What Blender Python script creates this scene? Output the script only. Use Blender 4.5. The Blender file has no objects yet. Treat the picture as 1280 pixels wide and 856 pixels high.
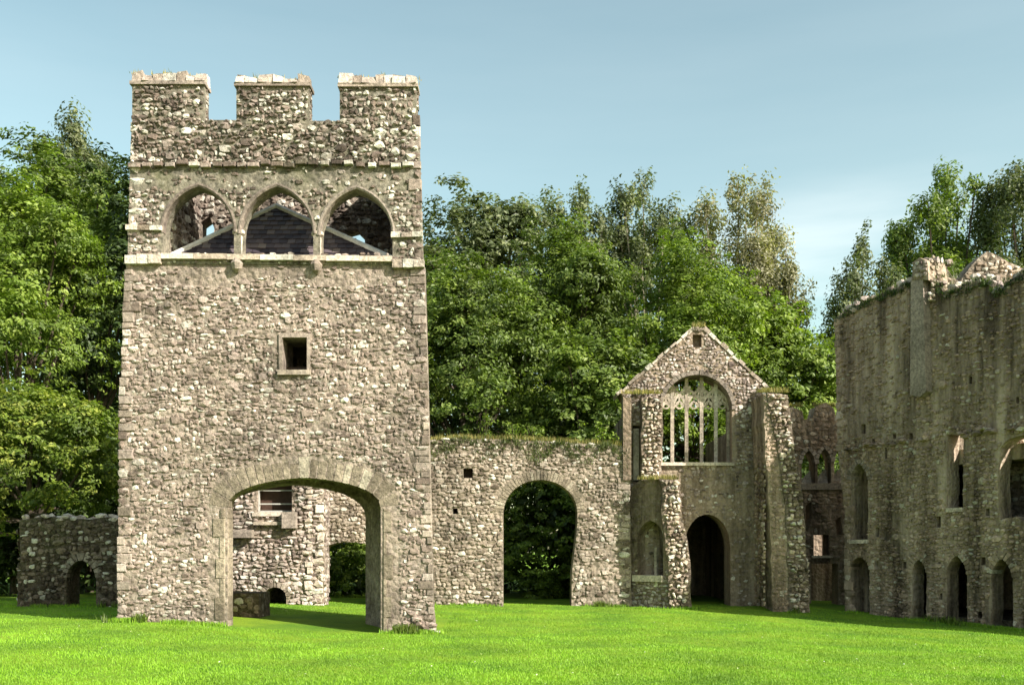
import bpy, math, random
import numpy as np
from mathutils import Matrix, Vector

# ------------------------------------------------------------------ camera, sky, sun, exposure
S = bpy.context.scene
C = S.collection
F, CX, HY, EYE = 1244.0, 640.0, 690.0, 1.6       # focal length (px), centre, horizon row, eye height
cam_d = bpy.data.cameras.new('camera'); cam = bpy.data.objects.new('camera', cam_d); C.objects.link(cam)
cam.location = (0, 0, EYE); cam.rotation_euler = (math.pi/2, 0, 0)
cam_d.sensor_width = 36; cam_d.lens = F/1280*36; cam_d.shift_y = (HY-428)/1280
cam_d.clip_end = 5000; cam_d.clip_start = 0.1
S.camera = cam
TO_SUN = Vector((1.0, -0.72, 0.84)).normalized()
EL = math.asin(TO_SUN.z); AZ = math.atan2(TO_SUN.x, TO_SUN.y)
W = bpy.data.worlds.new('World'); S.world = W; W.use_nodes = True
nt = W.node_tree; nt.nodes.clear()
sky = nt.nodes.new('ShaderNodeTexSky'); sky.sky_type = 'NISHITA'; sky.sun_disc = False
sky.sun_elevation = EL; sky.sun_rotation = AZ; sky.air_density = 1.0; sky.dust_density = 1.2; sky.ozone_density = 1.0
bg = nt.nodes.new('ShaderNodeBackground'); bg.inputs[1].default_value = 0.074
out = nt.nodes.new('ShaderNodeOutputWorld')
tc = nt.nodes.new('ShaderNodeTexCoord')
mp = nt.nodes.new('ShaderNodeMapping'); mp.inputs['Scale'].default_value = (1, 1, 7); mp.inputs['Location'].default_value = (0.9, 0, 1.65)
nz = nt.nodes.new('ShaderNodeTexNoise'); nz.inputs['Scale'].default_value = 1.3; nz.inputs['Detail'].default_value = 6; nz.inputs['Roughness'].default_value = .52
rp = nt.nodes.new('ShaderNodeValToRGB'); rp.color_ramp.elements[0].position = .36; rp.color_ramp.elements[1].position = .62
rp.color_ramp.elements[1].color = (.9, .9, .9, 1)
mx = nt.nodes.new('ShaderNodeMix'); mx.data_type = 'RGBA'; mx.inputs[7].default_value = (9.0, 9.2, 9.0, 1)
tint = nt.nodes.new('ShaderNodeMix'); tint.data_type = 'RGBA'; tint.blend_type = 'MULTIPLY'; tint.inputs[0].default_value = 1
tint.inputs[7].default_value = (1.85, 1.80, 1.28, 1)
L = nt.links.new
cm = nt.nodes.new('ShaderNodeMapping'); cm.vector_type = 'POINT'; sc_ = (1/.20, 1/.5, 1/.075); c0 = Vector((.325, 1, .29)).normalized()
cm.inputs['Scale'].default_value = sc_; cm.inputs['Location'].default_value = tuple(-a*b for a, b in zip(c0, sc_)); L(tc.outputs['Generated'], cm.inputs[0])
vd = nt.nodes.new('ShaderNodeVectorMath'); vd.operation = 'LENGTH'; L(cm.outputs[0], vd.inputs[0])
mr = nt.nodes.new('ShaderNodeMapRange'); mr.interpolation_type = 'SMOOTHSTEP'; L(vd.outputs['Value'], mr.inputs[0]); mr.inputs[1].default_value = 1.25; mr.inputs[2].default_value = 0.0; mr.inputs[3].default_value = .06; mr.inputs[4].default_value = .8
mm = nt.nodes.new('ShaderNodeMath'); mm.operation = 'MULTIPLY'; L(rp.outputs[0], mm.inputs[0]); L(mr.outputs[0], mm.inputs[1])
L(tc.outputs['Generated'], mp.inputs[0]); L(mp.outputs[0], nz.inputs['Vector']); L(nz.outputs['Fac'], rp.inputs[0])
L(sky.outputs[0], tint.inputs[6]); L(tint.outputs[2], mx.inputs[6]); L(mm.outputs[0], mx.inputs[0]); L(mx.outputs[2], bg.inputs[0]); L(bg.outputs[0], out.inputs[0])
sd = bpy.data.lights.new('sun', 'SUN'); sd.energy = 5.0; sd.angle = math.radians(.5); sd.color = (1, .94, .84)
so = bpy.data.objects.new('sun', sd); C.objects.link(so); so.rotation_euler = TO_SUN.to_track_quat('Z', 'Y').to_euler()
so.location = (30, -20, 30)
S.view_settings.view_transform = 'Standard'; S.view_settings.look = 'None'; S.view_settings.exposure = 1.16; S.view_settings.gamma = 1
S.render.resolution_x = 1024; S.render.resolution_y = 684
S.cycles.max_bounces = 5; S.cycles.diffuse_bounces = 3; S.cycles.transmission_bounces = 3; S.cycles.transparent_max_bounces = 4

# ------------------------------------------------------------------ helpers
rng = np.random.default_rng(7)
def P(px, py, Y): return Vector(((px-CX)/F*Y, Y, EYE+(HY-py)/F*Y))
GX = np.array([-60, -20, -8, -3, 2, 8, 10, 13, 20, 60.]); GY = np.array([0, 12, 20.5, 26, 28, 30, 34, 40.])
GZ = np.array([[.1, .2, .1, 0, -.05, -.2, -.3, -.4, -.5, -.5],
               [.1, .2, .1, 0, -.05, -.2, -.3, -.4, -.5, -.5],
               [.2, .2, .17, -.05, -.08, -.25, -.35, -.45, -.5, -.5],
               [.2, .2, .17, .03, -.05, -.26, -.3, -.35, -.45, -.5],
               [.2, .2, .15, .02, -.04, -.15, -.25, -.32, -.4, -.4],
               [.15, .15, .1, 0, -.02, -.02, -.16, -.3, -.35, -.4],
               [.1, .1, .1, 0, 0, 0, -.1, -.2, -.2, -.2],
               [0, 0, 0, 0, 0, 0, 0, 0, 0, 0.]])
def ground(x, y):
    x = np.asarray(x, float); y = np.asarray(y, float)
    xc = np.clip(x, GX[0], GX[-1]-1e-6); yc = np.clip(y, GY[0], GY[-1]-1e-6)
    i = np.clip(np.searchsorted(GX, xc, 'right')-1, 0, len(GX)-2); j = np.clip(np.searchsorted(GY, yc, 'right')-1, 0, len(GY)-2)
    fx = (xc-GX[i])/(GX[i+1]-GX[i]); fy = (yc-GY[j])/(GY[j+1]-GY[j])
    fx = fx*fx*(3-2*fx); fy = fy*fy*(3-2*fy)
    z = GZ[j, i]*(1-fx)*(1-fy)+GZ[j, i+1]*fx*(1-fy)+GZ[j+1, i]*(1-fx)*fy+GZ[j+1, i+1]*fx*fy
    return z+.018*np.sin(x*1.7+y*.6)*np.sin(y*1.1)

def mesh_np(name, V, faces_idx, nper, tone=None, mats=None, smooth=False):
    """V (n,3); faces_idx flat loop indices; nper = vertices per face (constant) or array"""
    me = bpy.data.meshes.new(name)
    V = np.asarray(V, np.float32); fi = np.asarray(faces_idx, np.int32).ravel()
    if np.isscalar(nper): nf = len(fi)//nper; tot = np.full(nf, nper, np.int32)
    else: tot = np.asarray(nper, np.int32); nf = len(tot)
    me.vertices.add(len(V)); me.vertices.foreach_set('co', V.ravel())
    me.loops.add(len(fi)); me.loops.foreach_set('vertex_index', fi)
    me.polygons.add(nf)
    st = np.concatenate([[0], np.cumsum(tot)[:-1]]).astype(np.int32)
    me.polygons.foreach_set('loop_start', st)
    me.update(calc_edges=True)
    if tone is not None:
        a = me.attributes.new('tone', 'FLOAT', 'FACE'); a.data.foreach_set('value', np.asarray(tone, np.float32))
    if not smooth: me.polygons.foreach_set('use_smooth', np.zeros(nf, bool))
    else: me.polygons.foreach_set('use_smooth', np.ones(nf, bool))
    for m in (mats or []): me.materials.append(m)
    me.validate(verbose=False)
    return me

def thing(name, label, cat, loc=(0, 0, 0), group=None):
    o = bpy.data.objects.new(name, None); C.objects.link(o); o.location = loc; o.empty_display_size = .3
    o['label'] = label; o['category'] = cat
    if group: o['group'] = group
    return o
def wloc(o):
    v = Vector(o.location)
    while o.parent: o = o.parent; v = v+o.location
    return v
def link(name, me, parent=None, label=None, kind=None, mw=None):
    """link a mesh given in world coordinates (or with world matrix mw) under parent"""
    o = bpy.data.objects.new(name, me); C.objects.link(o)
    if parent is not None:
        o.parent = parent
        base = wloc(parent)
        if mw is None: o.location = -base
        else: m = mw.copy(); m.translation = mw.translation-base; o.matrix_basis = m
    elif mw is not None: o.matrix_basis = mw
    if label: o['label'] = label
    if kind: o['kind'] = kind
    return o
def raw(name, V, faces, mat, parent=None, **k):
    me = bpy.data.meshes.new(name); me.from_pydata([tuple(v) for v in V], [], faces); me.materials.append(mat); me.update()
    return link(name, me, parent, **k)

class Frame:
    """a vertical plane: origin O (on z=0), horizontal u, outward normal n"""
    def __init__(s, O, u, up=(0, 0, 1)):
        s.O = Vector(O); s.u = Vector(u).normalized(); s.up = Vector(up); s.n = s.u.cross(s.up).normalized()
        s.R = Matrix((s.u, -s.n, s.up)).transposed()
    def px(s, x, y):
        d = Vector(((x-CX)/F, 1, (HY-y)/F)); c = Vector((0, 0, EYE))
        t = (s.O-c).dot(s.n)/d.dot(s.n); p = c+d*t
        return ((p-s.O).dot(s.u), p.z)
    def w(s, a, z, b=0.0): return s.O+s.u*a+s.up*z+s.n*b
    def pts(s, L_): return [s.px(*p) for p in L_]
def FY(Y): return Frame((0, Y, 0), (1, 0, 0))

def arch(x0, x1, base, spring, top, kind='round', n=12):
    xm = (x0+x1)/2; hw = (x1-x0)/2; r = spring-top; pts = [(x0, base), (x0, spring)]
    if kind == 'round':
        for i in range(1, n): a = math.pi*i/n; pts.append((xm-hw*math.cos(a), spring-r*math.sin(a)))
    elif kind == 'flat':      # four-centred
        for i in range(1, n): a = math.pi*i/n; pts.append((xm-hw*math.cos(a), spring-r*(math.sin(a)**.8*.86+.14*(1-abs(math.cos(a))))))
    else:
        R = (r*r+hw*hw)/(2*hw); am = math.asin(min(1, r/R)) if R > hw else math.pi/2
        L_ = [(x0+R-R*math.cos(am*i/(n//2)), spring-R*math.sin(am*i/(n//2))) for i in range(1, n//2+1)]
        pts += L_+[(2*xm-x, y) for x, y in L_[:-1][::-1]]
    return pts+[(x1, spring), (x1, base)]
def rect(x0, x1, y0, y1): return [(x0, y1), (x0, y0), (x1, y0), (x1, y1)]

def roughen(poly, amp, step, r=random.Random(3), hx=1.0, cyc=True):
    o = []
    for i, (a, b) in enumerate(poly if cyc else poly[:-1]):
        c, d = poly[(i+1) % len(poly)]; L_ = math.hypot(c-a, d-b); n = max(1, int(L_/step))
        for k in range(n):
            f = k/n; j = 0 if k == 0 else amp
            o.append((a+(c-a)*f+r.uniform(-j, j)*hx, b+(d-b)*f+r.uniform(-j, j)))
    return o

def prism(name, fr, outer, holes, thick, mat, parent=None, front=0.0, **k):
    """a wall: outline with holes in frame coordinates, extruded inwards"""
    cu = bpy.data.curves.new(name, 'CURVE'); cu.dimensions = '2D'; cu.fill_mode = 'BOTH'; cu.extrude = thick/2
    for pl in [outer]+list(holes):
        sp = cu.splines.new('POLY'); sp.points.add(len(pl)-1)
        for q, (a, b) in zip(sp.points, pl): q.co = (a, b, 0, 1)
        sp.use_cyclic_u = True
    t = bpy.data.objects.new('tmp', cu); C.objects.link(t)
    dg = bpy.context.evaluated_depsgraph_get(); me = bpy.data.meshes.new_from_object(t.evaluated_get(dg))
    bpy.data.objects.remove(t); bpy.data.curves.remove(cu)
    M = Matrix.Translation(fr.O+fr.n*(front-thick/2)) @ Matrix((fr.u, fr.up, fr.n)).transposed().to_4x4()
    me.transform(M); me.materials.clear(); me.materials.append(mat); me.name = name
    for p in me.polygons: p.use_smooth = False
    return link(name, me, parent, **k)

def inside(polys, X, Y):
    X = np.asarray(X); Y = np.asarray(Y); c = np.zeros(X.shape, bool)
    for pl in polys:
        a = np.array(pl); b = np.roll(a, -1, 0)
        for (x1, y1), (x2, y2) in zip(a, b):
            if y1 == y2: continue
            m = ((y1 > Y) != (y2 > Y)) & (X < (x2-x1)*(Y-y1)/(y2-y1)+x1); c ^= m
    return c

# ---- materials
def mat_new(name):
    m = bpy.data.materials.new(name); m.use_nodes = True; n = m.node_tree.nodes; n.clear()
    o = n.new('ShaderNodeOutputMaterial'); b = n.new('ShaderNodeBsdfPrincipled'); b.inputs['Roughness'].default_value = .92
    b.inputs['Specular IOR Level'].default_value = .2
    m.node_tree.links.new(b.outputs[0], o.inputs[0]); return m, n, m.node_tree.links.new, b, o
def noise(n, l, vec, scale, detail=4, rough=.55, stretch=None, loc=None):
    mpn = n.new('ShaderNodeMapping'); l(vec, mpn.inputs[0])
    if stretch: mpn.inputs['Scale'].default_value = stretch
    if loc: mpn.inputs['Location'].default_value = loc
    t = n.new('ShaderNodeTexNoise'); l(mpn.outputs[0], t.inputs['Vector']); t.inputs['Scale'].default_value = scale
    t.inputs['Detail'].default_value = detail; t.inputs['Roughness'].default_value = rough; return t.outputs['Fac']
def ramp(n, l, fac, stops, const=False):
    r = n.new('ShaderNodeValToRGB'); e = r.color_ramp.elements
    while len(e) < len(stops): e.new(.5)
    for q, (p, c) in zip(e, stops): q.position = p; q.color = (*c, 1) if len(c) == 3 else c
    if const: r.color_ramp.interpolation = 'CONSTANT'
    l(fac, r.inputs[0]); return r.outputs[0]
def mixc(n, l, fac, a, b, mode='MIX'):
    m = n.new('ShaderNodeMix'); m.data_type = 'RGBA'; m.blend_type = mode
    if isinstance(fac, (int, float)): m.inputs[0].default_value = fac
    else: l(fac, m.inputs[0])
    for i, v in ((6, a), (7, b)):
        if isinstance(v, tuple): m.inputs[i].default_value = (*v, 1)
        else: l(v, m.inputs[i])
    return m.outputs[2]
def g(v): return (v, v, v)

def stone_mat(name, dark, mid, light, white=.12, whitec=(.50, .47, .41), moss=.25, streak=0., bump=.6, mortar=False, island=False, lichen=.3):
    m, n, l, b, o = mat_new(name)
    geo = n.new('ShaderNodeNewGeometry'); pos = geo.outputs['Position']
    if mortar:
        fac = noise(n, l, pos, 5.5, 5, .7)
        fac = ramp(n, l, fac, [(.3, g(0)), (.7, g(1))])
    else:
        at = n.new('ShaderNodeAttribute'); at.attribute_name = 'tone'; oi = n.new('ShaderNodeObjectInfo')
        ad = n.new('ShaderNodeMath'); ad.operation = 'ADD'; l(at.outputs['Fac'], ad.inputs[0]); l(oi.outputs['Random'], ad.inputs[1])
        fr = n.new('ShaderNodeMath'); fr.operation = 'FRACT'; l(ad.outputs[0], fr.inputs[0]); fac = fr.outputs[0]
    col = ramp(n, l, fac, [(0, dark), (.38, mid), (1-white-.1, light), (1-white*.5, whitec)])
    col = mixc(n, l, 1, col, ramp(n, l, noise(n, l, pos, 13, 6, .82), [(.32, g(.34)), (.5, g(1.0)), (.70, g(1.6))]), 'MULTIPLY')
    col = mixc(n, l, 1, col, ramp(n, l, noise(n, l, pos, .8, 7, .74), [(.34, g(.46)), (.5, g(1.0)), (.64, g(1.3))]), 'MULTIPLY')
    col = mixc(n, l, ramp(n, l, noise(n, l, pos, 3.2, 5, .8, loc=(5, 2, 1)), [(.58, g(0)), (.66, g(lichen))]), col, whitec)
    if lichen > .15: col = mixc(n, l, ramp(n, l, noise(n, l, pos, 16, 5, .8, loc=(1, 7, 2)), [(.62, g(0)), (.68, g(lichen*1.3))]), col, whitec)
    if moss > 0:
        col = mixc(n, l, ramp(n, l, noise(n, l, pos, 1.3, 5, .7, loc=(3, 9, 4)), [(.52, g(0)), (.72, g(moss))]), col, (.10, .105, .05))
    if streak > 0:
        s = noise(n, l, pos, 1.6, 5, .65, stretch=(1, 1, .10))
        col = mixc(n, l, streak, col, ramp(n, l, s, [(.39, (.035, .028, .022)), (.48, (.20, .155, .115)), (.64, (.50, .40, .31))]))
    l(col, b.inputs['Base Color'])
    bp = n.new('ShaderNodeBump'); bp.inputs['Strength'].default_value = bump; bp.inputs['Distance'].default_value = .05
    h1 = noise(n, l, pos, 14, 6, .7)
    if mortar:
        v = n.new('ShaderNodeTexVoronoi'); v.inputs['Scale'].default_value = 9; l(pos, v.inputs['Vector'])
        a = n.new('ShaderNodeMath'); a.operation = 'MULTIPLY_ADD'; l(v.outputs['Distance'], a.inputs[0]); a.inputs[1].default_value = -.9; l(h1, a.inputs[2]); h1 = a.outputs[0]
    l(h1, bp.inputs['Height']); l(bp.outputs[0], b.inputs['Normal'])
    return m
M_TOW = stone_mat('tower_rubble', (0.116, 0.0879, 0.0728), (0.232, 0.18, 0.151), (0.321, 0.259, 0.228), white=.10, moss=.15, lichen=.42)
M_TOWU = stone_mat('tower_upper_rubble', (0.0669, 0.0528, 0.0434), (0.169, 0.128, 0.106), (0.285, 0.233, 0.202), white=.20, moss=.3)
M_TOWM = stone_mat('tower_mortar', (0.125, 0.0986, 0.0809), (0.223, 0.18, 0.147), (0.303, 0.25, 0.207), white=.03, moss=.25, mortar=True, bump=.9)
M_PLAST = stone_mat('old_plaster', (0.0891, 0.0836, 0.0657), (0.151, 0.136, 0.106), (0.223, 0.194, 0.151), white=.02, moss=.6, mortar=True, bump=.5)
M_ARCH = stone_mat('worn_arch_stone', (.15, .122, .092), (.20, .165, .125), (.26, .215, .165), white=.0, whitec=(.33, .29, .23), moss=.2, bump=.9)
M_ASH = stone_mat('dressed_stone', (0.169, 0.136, 0.11), (0.223, 0.18, 0.151), (0.276, 0.229, 0.197), white=.0, whitec=(0.338, 0.275, 0.225), moss=.2, bump=.5)
M_MOULD = stone_mat('weathered_moulding', (0.116, 0.0923, 0.0788), (0.169, 0.136, 0.116), (0.232, 0.194, 0.167), white=.0, whitec=(0.282, 0.231, 0.187), moss=.35, bump=.6)
M_PALE = stone_mat('pale_dressed_stone', (0.347, 0.283, 0.228), (0.428, 0.359, 0.294), (0.51, 0.435, 0.37), white=.05, moss=.1, bump=.35)
M_CAP = stone_mat('lichened_coping', (0.204, 0.161, 0.123), (0.367, 0.302, 0.257), (0.53, 0.454, 0.389), white=.22, moss=.2, bump=.9, lichen=.7)
M_CUR = stone_mat('curtain_rubble', (0.0978, 0.0747, 0.0555), (0.24, 0.194, 0.151), (0.356, 0.299, 0.252), white=.05, moss=.15)
M_CURM = stone_mat('curtain_mortar', (0.116, 0.0923, 0.0707), (0.223, 0.18, 0.141), (0.303, 0.247, 0.202), white=.02, moss=.3, mortar=True, bump=.9)
M_CHA = stone_mat('chapel_rubble', (0.126, 0.0936, 0.0821), (0.281, 0.225, 0.194), (0.427, 0.355, 0.328), white=.10, moss=.15, lichen=.4)
M_CHAM = stone_mat('chapel_mortar', (0.0918, 0.068, 0.0475), (0.194, 0.142, 0.0997), (0.296, 0.227, 0.166), white=.02, moss=.3, mortar=True, streak=.5, bump=.9)
M_BUT = stone_mat('buttress_rubble', (0.122, 0.0898, 0.0665), (0.347, 0.274, 0.209), (0.551, 0.454, 0.37), white=.2, moss=.0, lichen=.5)  # pale lichened stone; lighter tone also stands in for sunlight on the buttress
M_BUTM = stone_mat('buttress_core', (0.0612, 0.0473, 0.038), (0.153, 0.118, 0.0902), (0.245, 0.194, 0.152), white=.0, moss=.1, mortar=True, bump=1)
M_HALL = stone_mat('hall_rubble', (0.0795, 0.0535, 0.0396), (0.233, 0.159, 0.118), (0.424, 0.3, 0.231), white=.04, moss=.3, streak=.45, lichen=.25)
M_HALLM = stone_mat('hall_mortar', (0.0904, 0.0627, 0.0471), (0.222, 0.155, 0.113), (0.361, 0.258, 0.194), white=.02, moss=.4, mortar=True, streak=.75, bump=1)
M_DARKM = stone_mat('shade_toned_mortar', (0.0306, 0.0236, 0.0171), (0.0714, 0.0548, 0.038), (0.122, 0.0945, 0.0712), white=.0, moss=.6, mortar=True, bump=1)  # shade of the low wall and passage block put into the colour
M_DARKW = stone_mat('shade_toned_rubble', (0.0357, 0.0265, 0.019), (0.102, 0.0756, 0.057), (0.204, 0.156, 0.123), white=.08, moss=.4)  # wall stone darkened to stand in for shade

def plain(name, c, rough=.7, var=.25, scale=8, metal=0, bump=.2):
    m, n, l, b, o = mat_new(name); pos = n.new('ShaderNodeNewGeometry').outputs['Position']
    f = noise(n, l, pos, scale, 5, .6)
    l(ramp(n, l, f, [(.3, tuple(x*(1-var) for x in c)), (.7, tuple(x*(1+var) for x in c))]), b.inputs['Base Color'])
    b.inputs['Roughness'].default_value = rough; b.inputs['Metallic'].default_value = metal
    bp = n.new('ShaderNodeBump'); bp.inputs['Strength'].default_value = bump; bp.inputs['Distance'].default_value = .02
    l(noise(n, l, pos, scale*3), bp.inputs['Height']); l(bp.outputs[0], b.inputs['Normal']); return m
def attr_mat(name, stops, rough=.6):
    m, n, l, b, o = mat_new(name)
    at = n.new('ShaderNodeAttribute'); at.attribute_name = 'tone'
    l(ramp(n, l, at.outputs['Fac'], stops), b.inputs['Base Color']); b.inputs['Roughness'].default_value = rough; return m
M_SLATE = attr_mat('slate', [(0, (.03, .024, .032)), (.5, (.075, .06, .07)), (.85, (.12, .095, .10)), (1, (.2, .17, .15))], .45)
M_LEAD = plain('lead_flashing', (.55, .54, .53), .5)
M_METAL = plain('white_painted_metal', (.42, .41, .38), .5, .1)
M_WOOD = plain('dark_wood', (.06, .035, .025), .6)
M_BARK = plain('bark', (.07, .055, .04), .9, .45, 5, bump=.8)
M_PALEBARK = plain('pale_bark', (.24, .21, .16), .9, .4, 5, bump=.6)

def leaf_mat(name, a, b_, c, trans=.35, gloss=.5):
    m, n, l, b, o = mat_new(name)
    at = n.new('ShaderNodeAttribute'); at.attribute_name = 'tone'; pos = n.new('ShaderNodeNewGeometry').outputs['Position']
    col = ramp(n, l, at.outputs['Fac'], [(0, a), (.5, b_), (1, c)])
    col = mixc(n, l, 1, col, ramp(n, l, noise(n, l, pos, .5, 3, .6), [(.3, g(.62)), (.7, g(1.3))]), 'MULTIPLY')
    l(col, b.inputs['Base Color']); b.inputs['Roughness'].default_value = gloss; b.inputs['Specular IOR Level'].default_value = .35
    tr = n.new('ShaderNodeBsdfTranslucent'); l(mixc(n, l, 1, col, (1.5, 1.7, .6), 'MULTIPLY'), tr.inputs[0])
    ms = n.new('ShaderNodeMixShader'); ms.inputs[0].default_value = trans; l(b.outputs[0], ms.inputs[1]); l(tr.outputs[0], ms.inputs[2]); l(ms.outputs[0], o.inputs[0])
    return m
LF_GREEN = leaf_mat('leaves_mid_green', (.045, .072, .015), (.105, .155, .027), (.20, .25, .055))
LF_BRIGHT = leaf_mat('leaves_bright_green', (.06, .095, .014), (.135, .20, .026), (.25, .31, .06))
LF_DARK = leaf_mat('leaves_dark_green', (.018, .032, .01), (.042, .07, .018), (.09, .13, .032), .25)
LF_PALE = leaf_mat('leaves_pale_olive', (.11, .105, .05), (.21, .20, .11), (.38, .36, .24), .3)
LF_GREY = leaf_mat('leaves_grey_green', (.05, .068, .03), (.105, .13, .052), (.21, .23, .11), .3)
LF_YEL = leaf_mat('leaves_yellow_green', (.055, .085, .012), (.13, .185, .024), (.30, .32, .06), .35)
M_BLADE = leaf_mat('grass_blades', (.105, .205, .012), (.165, .315, .016), (.26, .40, .035), .24, .6)
M_TUFT = leaf_mat('dry_grass', (.10, .12, .03), (.22, .20, .06), (.36, .29, .11), .3, .7)

# ---- stones: shared templates; a coordinate runs (along wall, into wall, up)
TPL = []
for k in range(12):
    r = np.random.default_rng(100+k); n = 7; an = np.linspace(0, 2*math.pi, n, endpoint=False)+r.uniform(-.34, .34, n)
    rad = .5*(np.abs(np.cos(an))**4+np.abs(np.sin(an))**4)**(-1/4)*r.uniform(.80, 1.12, n)
    A = np.stack([np.cos(an)*rad, np.full(n, .35), np.sin(an)*rad], 1)
    sc = r.uniform(.74, .93); B = np.stack([np.cos(an)*rad*sc+r.uniform(-.06, .06), -r.uniform(.35, 1.25, n), np.sin(an)*rad*sc+r.uniform(-.06, .06)], 1)
    V = np.concatenate([A, B, [[r.uniform(-.15, .15), -1.12, r.uniform(-.15, .15)]]])
    T = []
    for i in range(n):
        j = (i+1) % n; T += [(i, j, n+j), (i, n+j, n+i), (n+i, n+j, 2*n)]
    TPL.append((V, np.array(T)))
BOXT = []
for k in range(6):
    r = np.random.default_rng(300+k)
    V = []
    for y, s in ((.5, .5), (-.75, .5), (-1.0, .43)):
        for x, z in ((-1, -1), (1, -1), (1, 1), (-1, 1)): V.append((x*s+r.uniform(-.025, .025), y+r.uniform(-.08, .08)*(y < 0), z*s+r.uniform(-.035, .035)))
    T = []
    for b in (0, 4):
        for i in range(4): j = (i+1) % 4; T += [(b+i, b+j, b+4+j), (b+i, b+4+j, b+4+i)]
    T += [(8, 9, 10), (8, 10, 11)]
    BOXT.append((np.array(V), np.array(T)))
_tm = {}
def tpl_mesh(kind, k, mat):
    key = (kind, k, mat.name)
    if key not in _tm:
        V, T = (TPL if kind == 's' else BOXT)[k]
        _tm[key] = mesh_np('stone', V, T, 3, None, [mat])
    return _tm[key]
class Rubble:
    """collects stones for one thing; the largest become parts, the rest one joined part"""
    def __init__(s, parent, mat, seed): s.p = parent; s.mat = mat; s.it = []; s.r = np.random.default_rng(seed)
    def add(s, fr, a, z, w, h, d, rot=0., tilt=(0, 0), kind='s', front=0., mat=None):
        s.it.append((fr, a, z, w, h, d, rot, tilt, kind, front, mat or s.mat, s.r.integers(12 if kind == 's' else 6), s.r.random()))
    def fill(s, fr, polys, hr=(.07, .16), wr=(.10, .32), d=(.02, .06), drop=.06, skip=None, gap=.012, front=0., mat=None, boost=None):
        r = s.r; outer = np.array(polys[0]); x0, y0 = outer.min(0); x1, y1 = outer.max(0)
        c = []; z = y0
        while z < y1:
            h = r.uniform(*hr)**1.0; a = x0-r.uniform(0, wr[1])
            while a < x1:
                w = wr[0]+(wr[1]-wr[0])*r.random()**1.6
                hh = h*r.uniform(.7, 1.35)
                c.append((a+w/2, z+h/2+.05*math.sin(a*1.3+z*.8)+.03*math.sin(a*4.1+z*3)+r.uniform(-.03, .03), w-gap, hh-gap)); a += w
            z += h
        c = np.array(c)
        def ok(k):
            m = inside(polys, c[:, 0], c[:, 1])
            for sx in (-1, 1):
                for sy in (-1, 1): m &= inside(polys, c[:, 0]+sx*c[:, 2]*k, c[:, 1]+sy*c[:, 3]*k)
            return m
        full = ok(.46); part = inside(polys, c[:, 0], c[:, 1]) & ~full & ok(.22)
        for i in np.nonzero(full | part)[0]:
            a, z, w, h = c[i]
            if r.random() < drop or (skip and skip(a, z)): continue
            if part[i]: w *= .55; h *= .6
            dd = r.uniform(*d)*(boost(a, z) if boost else 1)
            s.add(fr, a, z, w*1.02, h*1.05, dd, r.normal(0, .14), (r.normal(0, .12), r.normal(0, .12)), front=front, mat=mat)
    def big(s, fr, polys, n, wr=(.25, .5), hr=(.14, .28), d=(.04, .08), skip=None, mat=None):
        r = s.r; outer = np.array(polys[0]); x0, y0 = outer.min(0); x1, y1 = outer.max(0); k = 0; used = []
        for _ in range(n*30):
            if k >= n: break
            a, z = r.uniform(x0, x1), r.uniform(y0, y1); w, h = r.uniform(*wr), r.uniform(*hr)
            if skip and skip(a, z): continue
            if any(abs(a-p) < (w+q)*.5 and abs(z-t) < (h+v)*.5 for p, t, q, v in used): continue
            if all(inside(polys, np.array([a+sx*w*.5]), np.array([z+sy*h*.5]))[0] for sx in (-1, 0, 1) for sy in (-1, 1)):
                s.add(fr, a, z, w, h, r.uniform(*d), r.normal(0, .05), (r.normal(0, .06), r.normal(0, .06)), mat=mat); used.append((a, z, w, h)); k += 1
        # remove small stones lying wholly under big ones
        for a, z, w, h in used:
            s.it = [t for t in s.it if not (t[0] is fr and t[8] == 's' and t[3]*t[4] < w*h*.7 and abs(t[1]-a) < (w-t[3]*.3)*.5 and abs(t[2]-z) < (h-t[4]*.3)*.5)]
    def quoins(s, fr, line, ws=(.22, .42), hs=(.2, .32), side=1, d=.035, mat=None, rough=1.6):
        """dressed corner stones up a line of (a,z) points; side=+1: wall lies to the right"""
        r = s.r; z = line[0][1]; k = 0; mats_ = mat or [s.mat]; mats_ = mats_ if isinstance(mats_, list) else [mats_]
        zs = [p[1] for p in line]; As = [p[0] for p in line]
        while z < zs[-1]:
            h = r.uniform(*hs); w = ws[r.integers(2)]*r.uniform(.7, 1.25); a = np.interp(z+h/2, zs, As); mat = mats_[r.integers(len(mats_))]
            s.add(fr, a+side*(w/2-.02), z+h/2, w, h-.015, d*r.uniform(.6, 1.3), r.normal(0, .015*rough), (r.normal(0, .03*rough), r.normal(0, .03*rough)), 'b' if mat.name.startswith('dressed') or r.random() < .3 else 's', 0, mat); z += h; k += 1
    def mats(s, t):
        fr, a, z, w, h, d, rot, tilt, kind, front, mat, k, tone = t
        R = fr.R @ Matrix.Rotation(rot, 3, 'Y') @ Matrix.Rotation(tilt[0], 3, 'X') @ Matrix.Rotation(tilt[1], 3, 'Z')
        return fr.w(a, z, front), R
    def build(s, nmax=285, name='stone', rest='rubble'):
        it = sorted(s.it, key=lambda t: -t[3]*t[4]*(1.0 if t[0].n.y < -.3 or t[0].n.x < -.5 else .3))
        for t in it[:nmax]:
            p, R = s.mats(t); w, h, d = t[3], t[4], t[5]
            mw = Matrix.Translation(p) @ R.to_4x4() @ Matrix.Diagonal((w, d, h, 1))
            link(name, tpl_mesh(t[8], t[11], t[10]), s.p, mw=mw)
        by = {}
        for t in it[nmax:]: by.setdefault(t[10].name, []).append(t)
        VV, TT, tone, mi, ms, off = [], [], [], [], [], 0
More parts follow.
